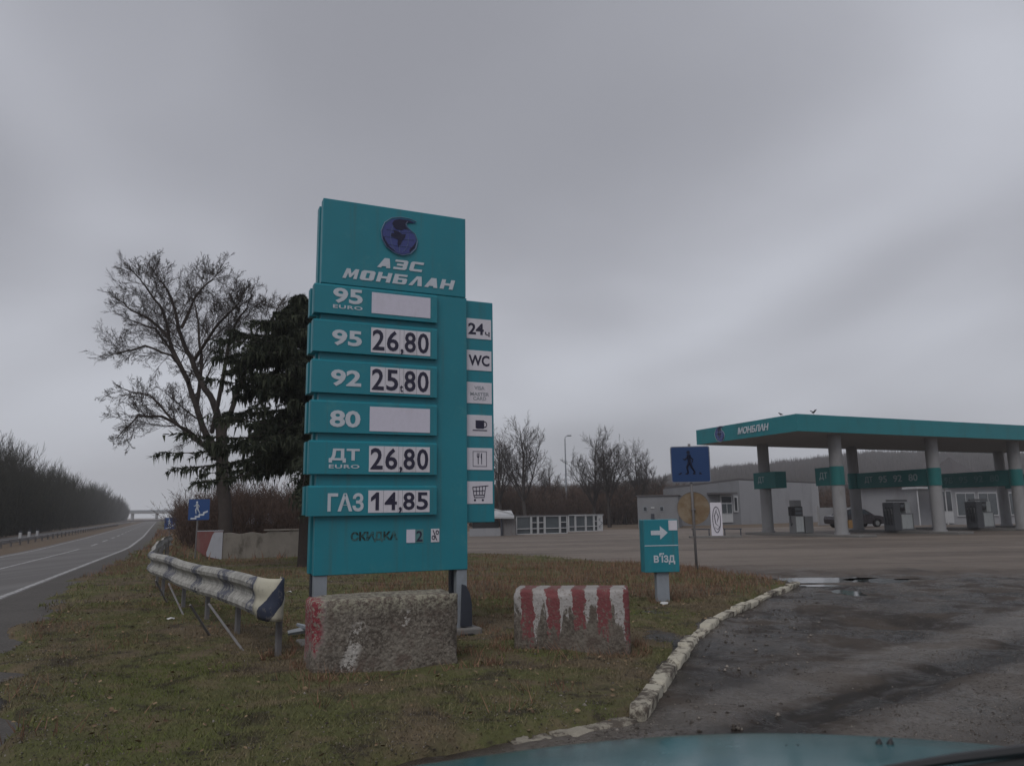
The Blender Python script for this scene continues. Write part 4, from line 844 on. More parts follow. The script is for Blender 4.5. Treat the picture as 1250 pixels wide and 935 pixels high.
# ------------------------------------------------------------------ low wall with painted end
A_ = G(239, 684); B_ = G(271, 683); C_ = G(366, 680)
lw = thing('low_wall', 'low stained concrete wall with a white and faded red painted left end', 'wall', (B_.x, B_.y, 0), math.atan2(C_.y-B_.y, C_.x-B_.x))
Lw = (C_-B_).length; hw_ = .95
mb = MB(); n_ = 24; top = [(i/n_*Lw, hw_*(.93+.03*math.sin(i*.9)+(.05 if i > 13 else 0))) for i in range(n_+1)]
mb.prism([(0,-.2),(Lw,-.2)]+[(x, z) for x, z in top[::-1]], 0, .22); mb.build('concrete_face', 'wallconc', lw, bevel=.01)
mb = MB(); mb.box(Lw*.52, Lw, -.03, .25, hw_+.0, hw_+.045); mb.build('coping', 'wallconc', lw, bevel=.005)
e_ = (B_-A_).length
mb = MB(); mb.prism([(-e_,.35),(-e_,hw_+.02),(-.01,hw_+.02),(-.01,-.05),(-e_*.62,.12)], -.02, .20); o = mb.build('painted_end', 'wallred', lw, bevel=.006)
mb = MB(); mb.prism([(-e_*.98,hw_-.01),(-e_*.3,hw_-.01),(-.012,hw_-.01),(-.012,.0),(-e_*.6,.13),(-e_*.62,.25),(-e_*.42,hw_-.12)][2:]+[(-e_*.34,hw_-.01)], -.026, -.0205); mb.build('white_field', 'wallwhite', o)
mb = MB(); mb.box(-e_, 0, -.03, .21, hw_+.021, hw_+.045); mb.build('white_coping', 'wallwhite', lw)

# ------------------------------------------------------------------ bridge over the highway
c0 = RP(600, 26); c1 = RP(600, -16); bd = thing('road_bridge', 'distant flat road bridge crossing the highway at the horizon', 'bridge', (c0[0], c0[1], 0), math.atan2(c1[1]-c0[1], c1[0]-c0[0]))
LB = math.hypot(c1[0]-c0[0], c1[1]-c0[1])
mb = MB(); mb.box(-30, LB+30, 0, 9, 4.6, 6.4); mb.build('deck', 'conc', bd)
mb = MB(); mb.box(-30, LB+30, -.2, 0-.01, 6.2, 7.2); mb.build('railing', 'steel', bd)
for x in (LB*.22, LB*.60, LB*.98): mb = MB(); mb.box(x-.8, x+.8, 1, 8, -.2, 4.6); mb.build('pier', 'conc', bd)

# ------------------------------------------------------------------ lamp post
b_ = AT(692, 630, 98); lp = thing('street_lamp', 'tall thin lamp post behind the forecourt, between the bare trees', 'lamp post', (b_.x, b_.y, 0), 0)
mb = MB(); mb.tube([(0,0,-.2),(0,0,5),(0,0,10.7)], [.13,.10,.07], 8); mb.build('pole', 'steel', lp)
mb = MB(); mb.tube([(0,0,10.7),(.05,0,11.0),(.35,0,11.15)], [.06,.05,.045], 6); mb.build('arm', 'steel', lp)
mb = MB(); mb.box(.25, .85, -.13, .13, 11.08, 11.24); mb.build('lamp_head', 'steel', lp, bevel=.04)

# ------------------------------------------------------------------ grey service buildings
P0 = AT(813, 640, 82); P1 = AT(905, 637, 86); P2 = AT(1000, 635, 95)
for p in (P0, P1, P2): p.z = 0
def hgt(p, px, py): return AT(px, py, p.y).z
h0, h1, h2 = hgt(P0, 813, 597), hgt(P1, 905, 586), hgt(P2, 1000, 590)
P3 = P0+(P2-P1)
gb_ = thing('service_building', 'long grey rendered flat-roofed building with a recessed glazed entrance', 'building', P1, 0)
loc_ = lambda p: (p.x-P1.x, p.y-P1.y)
q0, q1, q2, q3 = [loc_(p) for p in (P0, P1, P2, P3)]
def wall_between(a_, b_, ha, hb, th=.25, m='render', par=None, name='wall', z0=-.2):
    d = Vector((b_[0]-a_[0], b_[1]-a_[1])); n_ = Vector((-d.y, d.x)).normalized()*th; mb = MB()
    vs = [(a_[0],a_[1],z0),(b_[0],b_[1],z0),(b_[0]+n_.x,b_[1]+n_.y,z0),(a_[0]+n_.x,a_[1]+n_.y,z0),(a_[0],a_[1],ha),(b_[0],b_[1],hb),(b_[0]+n_.x,b_[1]+n_.y,hb),(a_[0]+n_.x,a_[1]+n_.y,ha)]
    mb.add(vs, [(0,3,2,1),(4,5,6,7),(0,1,5,4),(1,2,6,5),(2,3,7,6),(3,0,4,7)]); return mb.build(name, m, par)
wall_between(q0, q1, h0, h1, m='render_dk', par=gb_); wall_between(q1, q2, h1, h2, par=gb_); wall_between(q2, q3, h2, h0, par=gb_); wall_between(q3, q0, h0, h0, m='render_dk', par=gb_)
mb = MB(); k = .03
mb.add([(q0[0],q0[1],h0+k),(q1[0],q1[1],h1+k),(q2[0],q2[1],h2+k),(q3[0],q3[1],h0+k),(q0[0],q0[1],h0+.22),(q1[0],q1[1],h1+.20),(q2[0],q2[1],h2+.16),(q3[0],q3[1],h0+.2)], [(0,3,2,1),(4,5,6,7),(0,1,5,4),(1,2,6,5),(2,3,7,6),(3,0,4,7)]); mb.build('roof', 'roof', gb_)
dA = (Vector(q1)-Vector(q0)); lA = dA.length; angA = math.atan2(dA.y, dA.x)
def on_front(name, px0, px1, z0, z1, y0, y1, m, par=None):
    """a box on the entrance wall, between two sight lines"""
    def u_of(px):
        d = ray(px, 620); o = P0; n_ = Vector((-dA.y, dA.x)).normalized(); t = (o.x*n_.x+o.y*n_.y)/(d.x*n_.x+d.y*n_.y); return (Vector((d.x*t, d.y*t))-Vector((P0.x, P0.y))).dot(dA.normalized())
    a_, b_ = u_of(px0), u_of(px1); mb = MB(); mb.box(a_, b_, y0, y1, z0, z1); o = mb.build(name, m)
    if par is None: o.parent = gb_; o.location = (q0[0], q0[1], 0); o.rotation_euler = (0,0,angA)
    else: o.parent = par
    return o
dr = on_front('door', 868, 878, .1, 2.3, -.12, -.01, 'frame'); on_front('pane', 869.5, 876.5, .8, 2.1, -.14, -.121, 'glass', dr)
wn = on_front('window', 879, 893.5, 1.0, 3.1, -.12, -.01, 'frame'); on_front('pane', 880.5, 892.5, 2.25, 2.9, -.14, -.121, 'glass', wn); on_front('pane', 880.5, 886, 1.1, 2.1, -.14, -.121, 'glass_grey', wn); on_front('pane', 887, 892.5, 1.1, 2.1, -.14, -.121, 'glass_grey', wn)
on_front('apron_panel', 868, 893.5, .1, .98, -.10, -.012, 'frame')
on_front('door_canopy', 864, 894, 3.15, 3.35, -1.0, -.01, 'roof')
wn = on_front('window', 895, 900.5, 1.2, 2.95, -.12, -.01, 'frame'); on_front('pane', 896.4, 899.2, 1.35, 2.8, -.14, -.121, 'glass', wn)
# low block on the left
Q0 = AT(779, 641, 74); Q1 = AT(829, 641, 73); Q0.z = Q1.z = 0; dq = (Q1-Q0); hq = AT(776, 606, 74).z
lb_ = thing('annex_building', 'small plain grey block with two little square windows, left of the service building', 'building', Q0, math.atan2(dq.y, dq.x))
mb = MB(); mb.box(0, dq.length, 0, 6, -.2, hq); mb.build('wall', 'render_dk', lb_, bevel=.02)
mb = MB(); mb.box(-.1, dq.length+.1, -.1, 6.1, hq+.002, hq+.12); mb.build('roof', 'roof', lb_)
for fx in (.14, .55):
    mb = MB(); mb.box(dq.length*fx, dq.length*(fx+.1), -.04, -.002, hq*.50, hq*.66); fr = mb.build('window', 'steel', lb_); mb = MB(); mb.box(dq.length*fx+.05, dq.length*(fx+.1)-.05, -.05, -.041, hq*.50+.05, hq*.66-.05); mb.build('pane', 'glass', fr)
mb = MB(); mb.box(dq.length*.33, dq.length*.42, -.05, -.002, hq*.60, hq*.64); mb.build('lamp', 'frame', lb_)
mb = MB(); mb.box(dq.length*.33, dq.length*.41, -.10, -.002, hq*.08, hq*.42); mb.build('meter_box', 'steel_dark', lb_)
a_, b_ = AT(1000, 634, 74), AT(1135, 634, 80); fw = thing('panel_fence', 'low pale concrete panel fence behind the dark saloon car', 'fence', (a_.x, a_.y, 0), math.atan2(b_.y-a_.y, b_.x-a_.x))
Lf = math.hypot(b_.x-a_.x, b_.y-a_.y); nP = 6
for k in range(nP):
    mb = MB(); mb.box(k*Lf/nP+.06, (k+1)*Lf/nP-.06, 0, .1, -.1, 1.55); mb.build('fence_panel', 'render', fw)
for k in range(nP+1):
    mb = MB(); mb.box(k*Lf/nP-.07, k*Lf/nP+.055, -.05, .14, -.1, 1.7); mb.build('post', 'conc', fw)

# ------------------------------------------------------------------ station shop at the right
S0 = AT(1122, 637, 66); S0.z = 0
sh_ = thing('station_shop', 'glazed station shop with dark hipped roof and white frames behind the right pumps', 'shop', S0, R(22))
WX, WD, WH = 17.0, 7.0, 3.3
mb = MB(); mb.box(0, WX, 0, WD, -.2, WH); mb.build('wall', 'render', sh_)
mb = MB(); mb.add([(-.5,-.5,WH+.01),(WX+.5,-.5,WH+.01),(WX+.5,WD+.5,WH+.01),(-.5,WD+.5,WH+.01),(-.5,-.5,WH+.35),(WX+.5,-.5,WH+.35),(WX+.5,WD+.5,WH+.35),(-.5,WD+.5,WH+.35),(2.2,WD/2,WH+1.55),(WX-3,WD/2,WH+1.55)],
  [(0,3,2,1),(0,1,5,4),(1,2,6,5),(2,3,7,6),(3,0,4,7),(4,5,9,8),(5,6,9),(6,7,8,9),(7,4,8)]); mb.build('roof', 'roof', sh_)
mb = MB(); mb.add([(-.6,-.55,WH+.36),(1.9,-.55,WH+.36),(1.8,-.4,WH+1.35),(-.5,2.5,WH+.5),(1.9,2.5,WH+.5)], [(0,1,2),(0,2,3),(1,4,2),(2,4,3)]); mb.build('pale_gable', 'pale_roof', sh_)
mb = MB(); cx_ = 5.8; mb.add([(cx_-1.4,-.4,WH+1.0),(cx_+1.4,-.4,WH+1.0),(cx_+1.4,2.6,WH+1.0),(cx_-1.4,2.6,WH+1.0),(cx_,1.1,WH+2.6)], [(0,1,4),(1,2,4),(2,3,4),(3,0,4),(0,3,2,1)]); mb.build('roof_turret', 'roof', sh_)
for k, (x0, x1, z0, z1) in enumerate(((1.5,2.5,.05,2.9),(2.9,4.1,.05,2.9),(4.6,7.0,.6,2.7),(7.4,9.8,.6,2.7),(10.2,12.6,.6,2.7),(13.0,15.6,.6,2.7))):
    mb = MB(); mb.box(x0, x1, -.08, -.003, z0, z1); fr = mb.build('door' if k < 2 else 'window', 'frame', sh_)
    nn = 1 if k < 2 else 2
    for j in range(nn):
        w_ = (x1-x0-.1)/nn; mb = MB(); mb.box(x0+.1+j*w_, x0+j*w_+w_, -.10, -.081, (1.1 if k < 2 else z0+.12), z1-.12); mb.build('pane', 'glass' if k < 2 else 'glass_grey', fr)
mb = MB(); mb.box(-2.2, 1.4, -2.0, -.51, 2.95, 3.12); mb.build('awning', 'pale_roof', sh_)
for x_ in (-2.0, 1.2): mb = MB(); mb.tube([(x_,-1.8,-.1),(x_,-1.8,2.95)], .05, 6); mb.build('awning_post', 'frame', sh_)

# ------------------------------------------------------------------ white-framed pavilions
def pavilion(px0, px1, pyb, Y, h_, cells, label, roof=None, swirl=False):
    a_ = AT(px0, pyb, Y); b_ = AT(px1, pyb, Y*1.03); ang = math.atan2(b_.y-a_.y, b_.x-a_.x); Lp = math.hypot(b_.x-a_.x, b_.y-a_.y)
    t = thing('pavilion', label, 'pavilion', (a_.x, a_.y, -.02), ang, 'glazed pavilions behind the forecourt')
    mb = MB(); mb.box(0.02, Lp-.02, .08, 2.2, 0, h_-.02); mb.build('wall', 'pole', t)
    mb = MB(); mb.box(-.08, Lp+.08, -.06, 2.3, h_, h_+.05); mb.build('roof', roof or 'roof', t)
    x = 0
    for (fr_, kind) in cells:
        x1 = x+fr_*Lp
        fw_ = .055; mb = MB(); xa, xb = x+.012, x1-.012
        mb.box(xa, xa+fw_, -.03, .05, .0, h_-.003); mb.box(xb-fw_, xb, -.03, .05, .0, h_-.003)
        if kind != 'n': mb.box(xa+fw_, xb-fw_, -.03, .05, h_-.06, h_-.003)
        mb.box(xa+fw_, xb-fw_, -.03, .05, 0, .07); mb.box(xa+fw_, xb-fw_, -.03, .05, .30*h_, .30*h_+.05)
        if kind == 'd': mb.box(xa+fw_, xb-fw_, -.03, .05, .62*h_, .62*h_+.05)
        if kind == 'p': mb.box(xa+fw_, xb-fw_, -.03, .05, .07, h_-.06)
        fo = mb.build('window_frame', 'frame', t)
        if kind != 'p':
            mb = MB(); mb.box(xa+fw_, xb-fw_, .055, .07, .07, h_-.06); mb.build('pane', 'glass_grey' if kind in 'wn' else 'glass', t)
        else:
            mb = MB(); c_ = (xa+xb)/2
            for k in range(3): mb.tube([(c_+.16*math.cos(tt)*(1 if k % 2 else -1), -.035, h_*(.28+.22*k)+.09*math.sin(tt)) for tt in np.linspace(-1.4, 1.6, 7)], .022, 4)
            mb.build('swirl_mark', 'steel_dark', fo)
        x = x1
    return t
pavilion(630, 693, 650.5, 52.5, 1.25, ((.29,'w'),(.13,'d'),(.13,'d'),(.30,'w'),(.15,'d')), 'low white-framed glazed pavilion, left one of the pair below the bare trees')
pavilion(694, 736, 646.5, 58, 1.22, ((.20,'n'),(.30,'w'),(.24,'w'),(.12,'d'),(.14,'p')), 'low white-framed glazed pavilion with a swirl on its right end panel', 'pale_roof')
a_ = AT(573, 652, 50); st = thing('open_shed', 'low grey shed with a pale roof edge, half hidden behind the price sign', 'shed', (a_.x, a_.y, 0), R(4))
mb = MB(); mb.box(0, 2.0, 0, .15, -.05, .50); mb.build('low_wall', 'render', st)
mb = MB(); mb.box(2.2, 3.0, .2, 2.5, -.05, 1.05); mb.build('wall', 'pole', st)
mb = MB(); mb.add([(1.3,-.2,1.12),(2.9,-.2,1.10),(2.9,2.6,1.5),(1.3,2.6,1.5),(1.3,-.2,1.26),(2.9,-.2,1.22),(2.9,2.6,1.62),(1.3,2.6,1.62)], [(0,3,2,1),(4,5,6,7),(0,1,5,4),(1,2,6,5),(2,3,7,6),(3,0,4,7)]); mb.build('roof', 'pale_roof', st)
mb = MB(); mb.bar((1.5,.1,1.75), (2.85,.3,1.35), .10, .1); mb.build('roof_edge', 'pale_roof', st)
mb = MB(); mb.box(2.02, 2.14, .0, .12, -.05, 1.1); mb.build('post', 'steel_dark', st)
mb = MB(); mb.box(.2, 1.9, .16, 1.6, -.05, .95); mb.build('dark_interior', 'black', st)

# ------------------------------------------------------------------ board with oval mark and bench rails
b_ = G(876, 656); b_.z = 0
ib = thing('notice_board', 'narrow white board with a dark oval flame mark, right of the rusty disc', 'board', b_, R(-14))
mb = MB(); mb.box(-.30, .30, 0, .10, .0, 1.85); mb.build('panel', 'white_sign', ib, bevel=.01)
mb = MB(); mb.tube([(.20*math.cos(t), -.01, .95+.68*math.sin(t)) for t in np.linspace(0, 2*math.pi, 33)], .018, 5, 0, False)
mb.tube([(.02,-.01,1.50),(-.10,-.01,1.15),(-.06,-.01,.75),(.08,-.01,.60)], [.01,.02,.02,.01], 5); mb.tube([(.0,-.01,1.40),(.10,-.01,1.1),(.02,-.01,.8)], [.01,.025,.01], 5); mb.tube([(-.12,-.01,.55),(.05,-.01,.42),(.2,-.01,.7)], [.01,.015,.01], 5)
mb.build('oval_mark', 'ink', ib)
mb = MB(); mb.box(-1.45, 1.25, -.35, .4, -.1, .10); o = mb.build('concrete_plinth', 'asph_patch', loc=b_+Vector((0,.1,0)), rz=R(-6), bevel=.03); tag(o, 'low concrete plinth under the white notice board and its rails', 'plinth')
for sx, lb in ((-1, 'left'), (1, 'right')):
    t = thing('rail_bench', 'low dark bench rail on the plinth, %s of the white notice board' % lb, 'bench', b_+Vector((sx*.85, .08, .10)), R(-6), 'bench rails by the notice board')
    mb = MB(); mb.bar((-.5,0,.36), (.48,0,.34), .05, .05); mb.build('rail', 'steel_dark', t)
    for k in (-.42, .42): mb = MB(); mb.bar((k,0,0), (k,0,.35), .05, .05); mb.build('leg', 'steel_dark', t)

# ------------------------------------------------------------------ dark saloon car
b_ = AT(1044, 641, 60); b_.z = 0
ca = thing('parked_car', 'dark saloon car parked beyond the canopy columns', 'car', b_, R(14))
body = [(-2.15,.30),(-2.2,.62),(-2.1,.88),(-1.35,.95),(1.05,.93),(1.75,.86),(2.1,.74),(2.18,.50),(2.12,.28),(1.75,.24),(1.7,.42),(1.5,.58),(1.2,.58),(1.0,.42),(.95,.24),(-.95,.24),(-1.0,.42),(-1.2,.58),(-1.5,.58),(-1.7,.42),(-1.75,.24)]
mb = MB(); mb.prism(body, -.82, .82); mb.build('body', 'carpaint', ca, bevel=.05, seg=3)
mb = MB(); cab = [(-1.55,.93),(-.95,1.38),(-.55,1.44),(.15,1.43),(.45,1.36),(1.2,.92)]
mb.add([(x, -.76+(z-.93)*.32, z) for x, z in cab]+[(x, .76-(z-.93)*.32, z) for x, z in cab], [tuple(range(6)), tuple(range(11, 5, -1))]+[(i+6, (i+1) % 6+6, (i+1) % 6, i) for i in range(6)]); cabo = mb.build('cabin', 'carpaint', ca, bevel=.03)
for x0, x1, x2, x3 in ((-1.2,-.25,-.25,-.85), (-.15,.85,.38,-.15)):
    for sg in (-1, 1):
        f = lambda x, z: (x, sg*(.772-(z-.93)*.32), z); mb = MB(); mb.add([f(x0,.97), f(x1,.97), f(x2,1.34), f(x3,1.34)], [(0,1,2,3)]); o = mb.build('side_window', 'glass', ca); o.modifiers.new('s', 'SOLIDIFY').thickness = .01
mb = MB(); mb.add([(1.17,-.66,.955),(1.17,.66,.955),(.50,.58,1.365),(.50,-.58,1.365)], [(0,1,2,3)]); mb.v = [(x+.02, y, z+.01) for x, y, z in mb.v]; o = mb.build('windscreen', 'pale_roof', ca); o.modifiers.new('s', 'SOLIDIFY').thickness = .01
MT['windscreen'] = g_.m
for wx in (-1.35, 1.35):
    for sg in (-1, 1):
        mb = MB(); mb.tube([(wx, sg*.62, .30), (wx, sg*.84, .30)], .30, 20); wh = mb.build('wheel', 'tyre', ca); mb = MB(); mb.tube([(wx, sg*.80, .30), (wx, sg*.85, .30)], .18, 14); mb.build('rim', 'pump_grey', wh)
for sg in (-1, 1):
    mb = MB(); mb.box(2.06, 2.15, sg*.68-.12, sg*.68+.12, .60, .73); mb.build('headlight', 'grey_window', ca, bevel=.02)

# ------------------------------------------------------------------ far guardrail, marker posts (left)
fg = thing('far_guardrail', 'long low steel guardrail on short posts along the opposite carriageway', 'guardrail', (0,0,0))
mb = MB(); ss = list(np.arange(14, 240, 6)); off = 6.6; vs = []
for s in ss:
    p = RP(s, off)
    for z in (.18, .22, .26, .30, .34): vs.append((p[0]+(.03 if z in (.22, .30) else 0), p[1], z))
mb.add(vs, [(5*i+j, 5*i+j+1, 5*i+5+j+1, 5*i+5+j) for i in range(len(ss)-1) for j in range(4)]); o = mb.build('beam', 'pole', fg); o.modifiers.new('s', 'SOLIDIFY').thickness = .01
mb = MB(); mb.box(-.04, .04, -.03, .03, -.25, .34); pm = None
for s in np.arange(14, 160, 3.0):
    p = RP(s, off-.1)
    if pm is None: pm = mb.build('post', 'pole', fg, loc=(p[0], p[1], 0))
    else: c = pm.copy(); COL.objects.link(c); c.parent = fg; c.location = (p[0], p[1], 0)
first = None
for k, (px, py) in enumerate(((24,661),(35,659),(45,657.5))):
    b_ = G(px, py, -.05); t = thing('marker_post', '%s of three short white marker posts beside the far carriageway' % ('leftmost', 'middle one', 'rightmost')[k], 'marker post', b_, 0, 'white marker posts by the far road')
    mb = MB(); mb.box(-.09, .09, -.06, .06, -.1, .62); mb.build('post', 'frame', t, bevel=.01); mb = MB(); mb.box(-.093, .093, -.063, .063, .63, .75); mb.build('cap', 'steel_dark', t)

# ------------------------------------------------------------------ litter and small debris
LIT = [((810,742), .07, 'crumpled white scrap lying in the grass by the entrance sign'), ((208,762), .06, 'white litter scrap in the grass beneath the guardrail braces'), ((352,727), .05, 'small pale scrap in the grass left of the left sign leg')]
for (px, py), s_, lb in LIT:
    p = G(px, py); mb = MB(); rq = random.Random(px); vs = [(s_*rq.uniform(.6, 1.3)*math.cos(k*.9), s_*rq.uniform(.5, 1.1)*math.sin(k*.9), s_*rq.uniform(0, .5)) for k in range(7)]+[(0,0,s_*.5)]
    mb.add(vs, [(k, (k+1) % 7, 7) for k in range(7)]); o = mb.build('litter', 'litter', loc=(p.x, p.y, float(verge_z(p.x, p.y))+.005)); o.modifiers.new('s', 'SOLIDIFY').thickness = .004; tag(o, lb, 'litter', 'litter on the verge')
p = G(372, 783); mb = MB()
mb.tube([(-.2,0,.04),(0,.05,.07),(.22,.02,.05)], [.03,.045,.03], 6); mb.tube([(.05,-.05,.10),(-.12,.1,.12)], [.03,.02], 5); o = mb.build('scrap_metal', 'steel', loc=(p.x, p.y, .06)); tag(o, 'dark bent piece of scrap beside the red edge of the left concrete block', 'scrap')
# ------------------------------------------------------------------ trees
def rvec(r): return Vector((r.gauss(0,1), r.gauss(0,1), r.gauss(0,1))).normalized()
def branch(segs, p, d, r, ln, lv, rn, par):
    """a wandering limb of k pieces that throws side branches and ends in a fork"""
    k = par['k'][lv]; st = ln/k; pts = [p.copy()]; rad = [r]; r1 = r*par['tip'][lv]
    for i in range(k):
        d = (d+rvec(rn)*par['wob'][lv]+Vector((0,0,par['up'][lv]))).normalized(); q = p+d*st; ra = r+(r1-r)*(i/k); rb = r+(r1-r)*((i+1)/k)
        segs.append((p.x,p.y,p.z,q.x,q.y,q.z,ra,rb,lv)); p = q; pts.append(p.copy()); rad.append(rb)
    if lv+1 < len(par['k']):
        n = par['n'][lv]
        for j in range(n):
            t = par['t0'][lv]+(1-par['t0'][lv])*(j+rn.random())/n; i = min(k-1, int(t*k)); q = pts[i].lerp(pts[i+1], t*k-i)
            dd = (pts[i+1]-pts[i]).normalized(); s = rvec(rn); s = (s-dd*s.dot(dd)).normalized(); an = par['ang'][lv]*rn.uniform(.7, 1.25)
            nd = (dd*math.cos(an)+s*math.sin(an)).normalized()
            branch(segs, q, nd, max(par['rmin'], rad[i]*par['rr'][lv]*rn.uniform(.7, 1)), ln*par['lr'][lv]*rn.uniform(.65, 1.2)*(1.12-.45*t), lv+1, rn, par)
def seg_mesh(name, segs, mats, parent=None, thick_n=5, idx=None):
    A = np.array(segs, dtype=float); outV = []; outF = []; outI = []; base = 0
    for sel, n in ((A[:,6] > .03, 6), (A[:,6] <= .03, 3)):
        S = A[sel]
        if not len(S): continue
        p0 = S[:,0:3]; p1 = S[:,3:6]; d = p1-p0; L_ = np.linalg.norm(d, axis=1, keepdims=True); d = d/np.maximum(L_, 1e-6)
        ref = np.where(np.abs(d[:,2:3]) < .9, np.array([[0,0,1.]]), np.array([[1.,0,0]])); a_ = np.cross(d, ref); a_ /= np.linalg.norm(a_, axis=1, keepdims=True); b_ = np.cross(a_, d)
        t = np.arange(n)/n*2*np.pi; off = a_[:,None]*np.cos(t)[None,:,None]+b_[:,None]*np.sin(t)[None,:,None]
        e = d*(S[:,6:7]*.3)
        V = np.concatenate([(p0-e)[:,None]+off*S[:,6][:,None,None], (p1+e)[:,None]+off*S[:,7][:,None,None]], 1).reshape(-1, 3)
        i = np.arange(n); j = (i+1) % n; f = np.stack([i, j, j+n, i+n], -1); F = (f[None]+(np.arange(len(S))*2*n)[:,None,None]).reshape(-1, 4)+base
        outV.append(V); outF.append(F); base += len(V)
    return np_mesh(name, np.concatenate(outV), np.concatenate(outF), mats, parent, smooth=False)

# big bare tree leaning over the road, left of the price sign
TB = G(273, 674); TB.z = 0; TY = TB.y
bt = thing('bare_tree', 'big leafless tree with wide crown leaning left, behind the low painted wall', 'tree', TB)
def zp(x, y, dy=0.0):                     # where that limb stands, in the tree's own metres
    return AT(100+x/2.46, 300+y/2.46, TY+dy)-TB
rn = random.Random(21); segs = []
LB_ = [([(428,905,0),(428,760,0),(422,620,0),(410,520,0)], .29, .22, 0),
 ([(418,640,0),(380,580,.2),(340,470,.5),(300,370,.9),(262,280,1.2),(205,222,1.5),(150,195,1.7),(112,165,1.9)], .16, .022, 9),
 ([(410,525,0),(385,450,-.3),(350,390,-.5),(312,310,-.9),(285,220,-1.2),(255,130,-1.4),(228,95,-1.5)], .16, .02, 9),
 ([(318,410,.6),(270,330,1.3),(190,300,1.9),(125,318,2.4),(100,325,2.6)], .07, .025, 7),
 ([(415,650,0),(385,610,-.6),(320,555,-1.3),(240,512,-2.0),(170,508,-2.4),(125,555,-2.6)], .10, .025, 9),
 ([(400,640,0),(350,590,.9),(280,530,1.6),(205,450,2.2),(132,432,2.6)], .09, .025, 8),
 ([(425,560,0),(470,430,.6),(520,330,1.1),(560,240,1.5),(590,185,1.8)], .12, .03, 9),
 ([(335,345,-.6),(385,270,-1.4),(440,205,-2.0),(478,155,-2.3)], .09, .025, 8),
 ([(300,245,-1),(335,165,-.3),(375,115,.2),(400,90,.5)], .07, .02, 7),
 ([(262,270,1.2),(235,180,.4),(190,120,.1),(160,85,0)], .07, .02, 7),
 ([(345,480,.5),(360,330,1.6),(350,230,2.2),(330,150,2.6)], .09, .02, 8),
 ([(390,560,0),(440,300,-1.2),(470,220,-1.6),(500,170,-2.0)], .10, .02, 8),
 ([(300,370,.9),(220,250,2.2),(150,225,2.8)], .07, .02, 6)]
par = dict(k=[5,4,3,2], tip=[.4,.4,.45,.5], wob=[.11,.12,.12,.2], up=[.05,.04,.03,.03], n=[8,6,3,0], t0=[.10,.10,.10,0], ang=[.70,.66,.6,.8], rr=[.45,.5,.6,.6], lr=[.50,.52,.55,.6], rmin=.0065)
trunkseg = []
for pts, r0, r1, n in LB_:
    P_ = [zp(*q) for q in pts]; tot = sum((P_[i+1]-P_[i]).length for i in range(len(P_)-1)); acc = 0; m = len(P_)-1
    for i in range(m):
        a_, b_ = P_[i], P_[i+1]; nn = 3
        for k in range(nn):
            p, q = a_.lerp(b_, k/nn), a_.lerp(b_, (k+1)/nn)
            if k: p = p+Vector((math.sin(i*3+k)*.05, math.cos(i+k*2)*.05, math.sin(i*5+k)*.04))
            if k < nn-1: q = q+Vector((math.sin(i*3+k+1)*.05, math.cos(i+(k+1)*2)*.05, math.sin(i*5+k+1)*.04))
            ra = r0+(r1-r0)*(i+k/nn)/m; rb = r0+(r1-r0)*(i+(k+1)/nn)/m
            (trunkseg if n == 0 else segs).append((p.x,p.y,p.z,q.x,q.y,q.z,ra,rb,0))
    n = int(n*2.3)
    for j in range(n):
        t = (.20+.80*(j+rn.random())/max(1, n))*m; i = min(m-1, int(t)); q = P_[i].lerp(P_[i+1], t-i); dd = (P_[i+1]-P_[i]).normalized(); s = rvec(rn); s = (s-dd*s.dot(dd)).normalized()
        branch(segs, q, (dd*.75+s*.85+Vector((0,0,.10))).normalized(), max(.014, (r0+(r1-r0)*t/m)*.30), rn.uniform(1.1, 2.4)*(1.12-.66*t/m), 0, rn, par)
    if n: branch(segs, P_[-1], (P_[-1]-P_[-2]).normalized(), r1, .6, 0, rn, par)
seg_mesh('trunk', trunkseg, 'bark', bt); seg_mesh('crown', segs, 'bark', bt)

# mid-distance bare trees
def tree_mesh(seed, h, wide, name='crown', mat='bark_far', forks=6, trunk_h=.28, up=.06, levels=4, rmin=.012):
    r = random.Random(seed); seg = []; tr = []; p = Vector((0,0,-.2)); d = Vector((r.uniform(-.06,.06), r.uniform(-.06,.06), 1)).normalized(); rad = h*.020
    n = 5; th = h*trunk_h
    for i in range(n):
        d = (d+rvec(r)*.05).normalized(); q = p+d*th/n; tr.append((p.x,p.y,p.z,q.x,q.y,q.z,rad*(1.25-.25*i/n),rad*(1.2-.25*i/n),0)); p = q
    pr = dict(k=[6,4,3,2], tip=[.25,.35,.4,.5], wob=[.10,.13,.15,.2], up=[up,up,up*.8,.02], n=[12,9,5,0], t0=[.16,.10,.10,0], ang=[.55*wide,.60,.62,.7], rr=[.5,.5,.55,.6], lr=[.40,.50,.55,.6], rmin=rmin)
    for j in range(forks):
        az = 2*math.pi*(j+r.random()*.7)/forks; sp = r.uniform(.18, .62)*wide if j else .05
        branch(seg, p, Vector((math.cos(az)*sp, math.sin(az)*sp, 1)).normalized(), rad*(.75 if not j else .5), h*(1-trunk_h)*(.98 if not j else r.uniform(.68, .9)), 0, r, pr)
    return tr, seg
TREES = {}
def bare(key, seed, h, wide, **k):
    tr, sg = tree_mesh(seed, h, wide, **k); t = thing('bare_tree', 'x', 'tree'); seg_mesh('trunk', tr, k.get('mat', 'bark_far'), t); seg_mesh('crown', sg, k.get('mat', 'bark_far'), t); TREES[key] = [t, 0]
